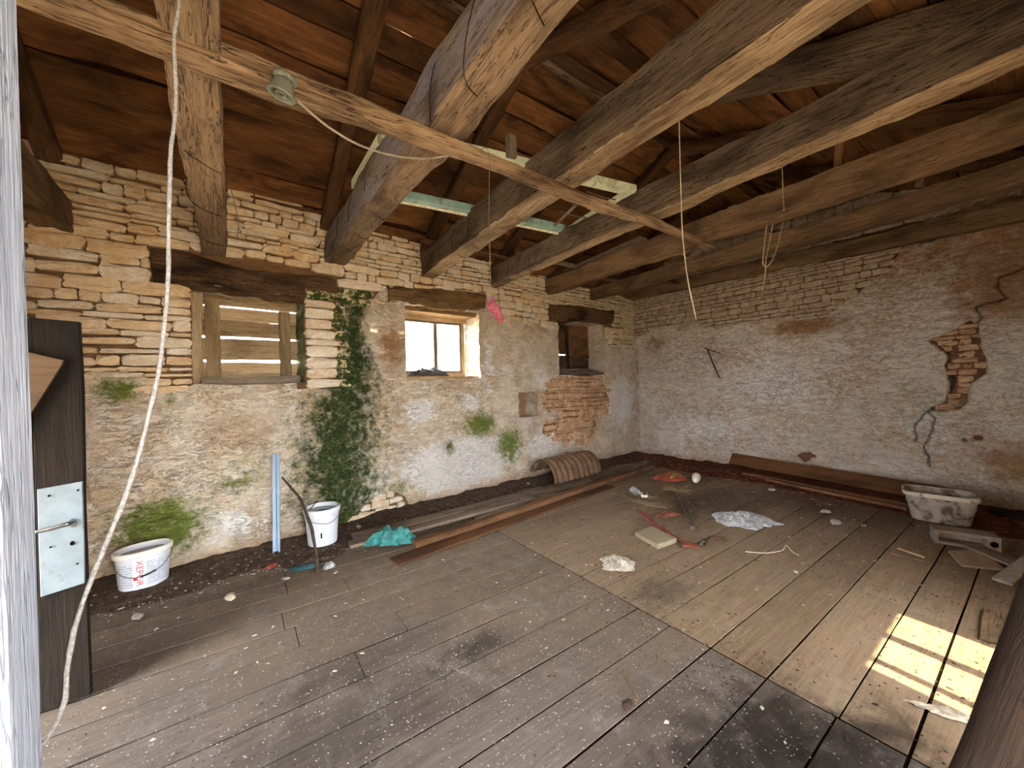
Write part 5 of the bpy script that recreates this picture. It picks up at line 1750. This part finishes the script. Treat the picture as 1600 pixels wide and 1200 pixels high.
for i in range(46):
    k_ = rg.randrange(2, len(RP) - 2); b = RP[k_] + (RP[k_ + 1] - RP[k_]) * rg.random()
    d_ = np.array([rg.uniform(-1, 1), rg.uniform(-1, 1), rg.uniform(-1, 1)]); d_ /= np.linalg.norm(d_)
    parts.append(tube_geo([b, b + d_ * 0.01, b + d_ * 0.014 + np.array([0, 0, -0.005])], [0.0012, 0.0009, 0.0004], m=3, sub=2))
v, f = merge(parts)
fz = mesh('rope_fray', v, f, M_rope, o); fz['kind'] = 'stuff'
fz.matrix_local = o.matrix_local.inverted()

# lamp holder on the split pole
lc = fl(447, 112, 2.96)
lh = empty('lamp_holder', (lc[0], lc[1], 2.94))
tag(lh, 'grey green porcelain lamp holder screwed under the split pole', 'lamp holder')
M_porc = plain('grey_green_porcelain', '#6d7266', 0.45, 0.4, vary=0.15, scale=12, dirt='#55564a', dirt_amt=0.3)


def lathe(prof, m=24):
    return loft([[(r_ * math.cos(2 * math.pi * j / m), r_ * math.sin(2 * math.pi * j / m), z_) for j in range(m)] for r_, z_ in prof])


tl = Matrix.Scale(0.72, 4) @ Matrix.Rotation(math.radians(14), 4, 'Y') @ Matrix.Rotation(math.radians(10), 4, 'X')
for nm, prof, m_ in (('mount', ((0.03, 0.0), (0.065, -0.005), (0.065, -0.02), (0.05, -0.03), (0.03, -0.03)), M_porc),
                     ('shell', ((0.046, -0.028), (0.052, -0.04), (0.056, -0.06), (0.064, -0.085), (0.074, -0.105), (0.076, -0.118), (0.07, -0.122), (0.06, -0.118), (0.052, -0.09), (0.045, -0.05)), M_porc),
                     ('socket', ((0.022, -0.05), (0.03, -0.06), (0.033, -0.118), (0.030, -0.122), (0.024, -0.118), (0.022, -0.08)), M_porc),
                     ('contact', ((0.002, -0.098), (0.025, -0.1), (0.025, -0.104), (0.002, -0.104)), M_void)):
    v, f = lathe(prof)
    mesh(nm, [tuple(tl @ Vector(p)) for p in v], f, m_, lh, True)
cb = [(466, 158), (490, 180), (520, 203), (560, 226), (610, 242), (660, 248), (705, 243)]
tag(tube('lamp_cable', [on(x, y, 1, lc[1] + 0.02 + i * 0.012) for i, (x, y) in enumerate(cb)], 0.0055, plain('dusty_cable', '#8d8272', 0.8), m=7), 'dusty cable sagging from the lamp holder along the split pole', 'cable')

# red ornament on a string
t0 = fl(763, 236, 2.98)
yo = t0[1] - 0.05
st_pts = [np.array([on(x, y, 1, yo)[0], yo, on(x, y, 1, yo)[2]]) for x, y in ((763, 236), (764, 330), (766, 420), (768, 462))]
st_pts = [np.array([st_pts[0][0], 2.02, 3.0])] + st_pts
pc = st_pts[-1]
orn = empty('red_ornament', pc - np.array([0, 0, 0.12]))
tag(orn, 'faded red net ornament shaped like a chilli hanging on a string', 'ornament')
tube('hanging_string', st_pts, 0.002, plain('thin_string', '#6b5c4d', 0.9), orn, m=5)
M_chili = plain('faded_red_net', '#7f3d46', 0.8, 0.3, vary=0.4, scale=60, bump=0.8)
tube('chilli_body', [pc + np.array([0.0, 0, -0.02]), pc + np.array([0.004, 0, -0.05]), pc + np.array([0.025, 0, -0.09]), pc + np.array([0.055, 0, -0.13]), pc + np.array([0.068, 0, -0.155])], [0.018, 0.033, 0.032, 0.02, 0.006], M_chili, orn, m=12, wob=0.3, seed=4)
tube('stalk', [pc, pc + np.array([0.0, 0, -0.01]), pc + np.array([0.0, 0, -0.03])], [0.006, 0.014, 0.022], plain('purple_stalk', '#6a4b63', 0.8), orn, m=10, wob=0.3, seed=2)


def hang(name, pts, x0, r_, c, lab, cat='wire'):
    p0 = on(*pts[0], 0, x0) if x0 > 0 else fl(*pts[0], 2.93)
    o_ = tube(name, [p0] + [on(x, y, 1, p0[1]) for x, y in pts[1:]], r_, plain(name + '_mat_' + str(len(bpy.data.materials)), c, 0.7), m=5)
    return tag(o_, lab, cat)


hang('hanging_wire', [(1061, 172), (1062, 235), (1064, 300), (1066, 360), (1072, 420), (1078, 455), (1088, 500)], 2.15, 0.0028, '#b9a98c', 'long pale wire hanging from the heavy hewn beam')
hang('hanging_wire', [(1199, 345), (1195, 375), (1192, 410), (1196, 418), (1194, 440), (1190, 466)], 4.33, 0.006, '#b3a184', 'pale cord dangling from the smooth sawn tie beam with a loose end', 'cord')
hang('hanging_wire', [(1208, 345), (1203, 375), (1197, 405), (1196, 418)], 4.33, 0.005, '#a89678', 'short inner strand of the dangling cord loop', 'cord')
hang('hanging_wire', [(1224, 345), (1216, 380), (1206, 408), (1196, 419)], 4.33, 0.005, '#b3a184', 'bowed outer strand of the dangling cord loop', 'cord')
hang('hanging_wire', [(1217, 235), (1222, 265), (1223, 292), (1225, 330)], 3.25, 0.003, '#8d8272', 'short wire hanging from the square hewn beam')
hang('hanging_wire', [(352, 255), (362, 300), (372, 345), (370, 375)], -0.10, 0.002, '#57493b', 'thin dark wire hanging beside the cracked tie beam')
hang('hanging_wire', [(1060, 390), (1072, 402), (1085, 402), (1098, 388)], 4.35, 0.004, '#b3a184', 'small wire loop under the end of the split pole')
hang('hanging_wire', [(1280, 262), (1281, 330), (1282, 400)], 5.45, 0.002, '#6b5c4d', 'thin wire hanging from the slim tie beam before the bare stones')

# thin dry vines wound round the beams
M_vine = plain('dry_vine', '#2a211b', 0.9, 0.1)
for i, (ti, t0, t1, lab) in enumerate(((2, 0.66, 0.90, 'dry vine wound round the bowed grey tie beam'), (3, 0.72, 0.96, 'dry vine wound round the heavy hewn tie beam'), (1, 0.60, 0.97, 'dry vine wound round the cracked tie beam'), (4, 0.80, 0.97, 'dry vine wound round the square hewn tie beam'), (2, 0.28, 0.5, 'second dry vine higher on the bowed grey tie beam'))):
    xa, xb, za, zb, w, h = TB[ti][:6]
    pts = []
    nturn = 3 + i % 2
    for k_ in range(nturn * 7 + 1):
        q_ = k_ / (nturn * 7)
        t = t0 + (t1 - t0) * q_
        an = q_ * nturn * 2 * math.pi + i
        c_, s_ = math.cos(an), math.sin(an)
        m_ = max(abs(c_), abs(s_))
        yy = -0.95 + t * (yA(xa) + 0.16 + 0.95)
        bow = TB[ti][8]
        pts.append((xb + (xa - xb) * t + bow[0] * -math.sin(math.pi * t) + c_ / m_ ** 0.8 * (w / 2 + 0.012), yy + 0.05 * float(vnoise(q_ * 9, i, 0, 5)), zb + (za - zb) * t + h / 2 + bow[1] * math.sin(math.pi * t) + s_ / m_ ** 0.8 * (h / 2 + 0.012)))
    tag(tube('dry_vine', pts, 0.0028, M_vine, m=4, sub=3), lab, 'vine', 'dry vines on the beams')

# iron hook on the end wall
h0, h1, h2 = [np.array([XB - 0.045, *on(x, y, 0, XB)[1:3]]) for x, y in ((1107, 545), (1126, 590), (1129, 553))]
M_iron = plain('rusty_iron', '#4a3428', 0.8, 0.3, 0.3, vary=0.3)
ik = empty('iron_hook', h0)
tag(ik, 'rusty iron hook fixed to the whitewashed end wall', 'hook')
tube('shank', [h0, (h0 + h1) / 2 + np.array([-0.02, 0, 0]), h1], 0.010, M_iron, ik, m=6)
tube('arm', [h0 + np.array([0.02, 0.02, 0.0]), h0 + np.array([-0.05, 0, 0]), h2], 0.009, M_iron, ik, m=6)
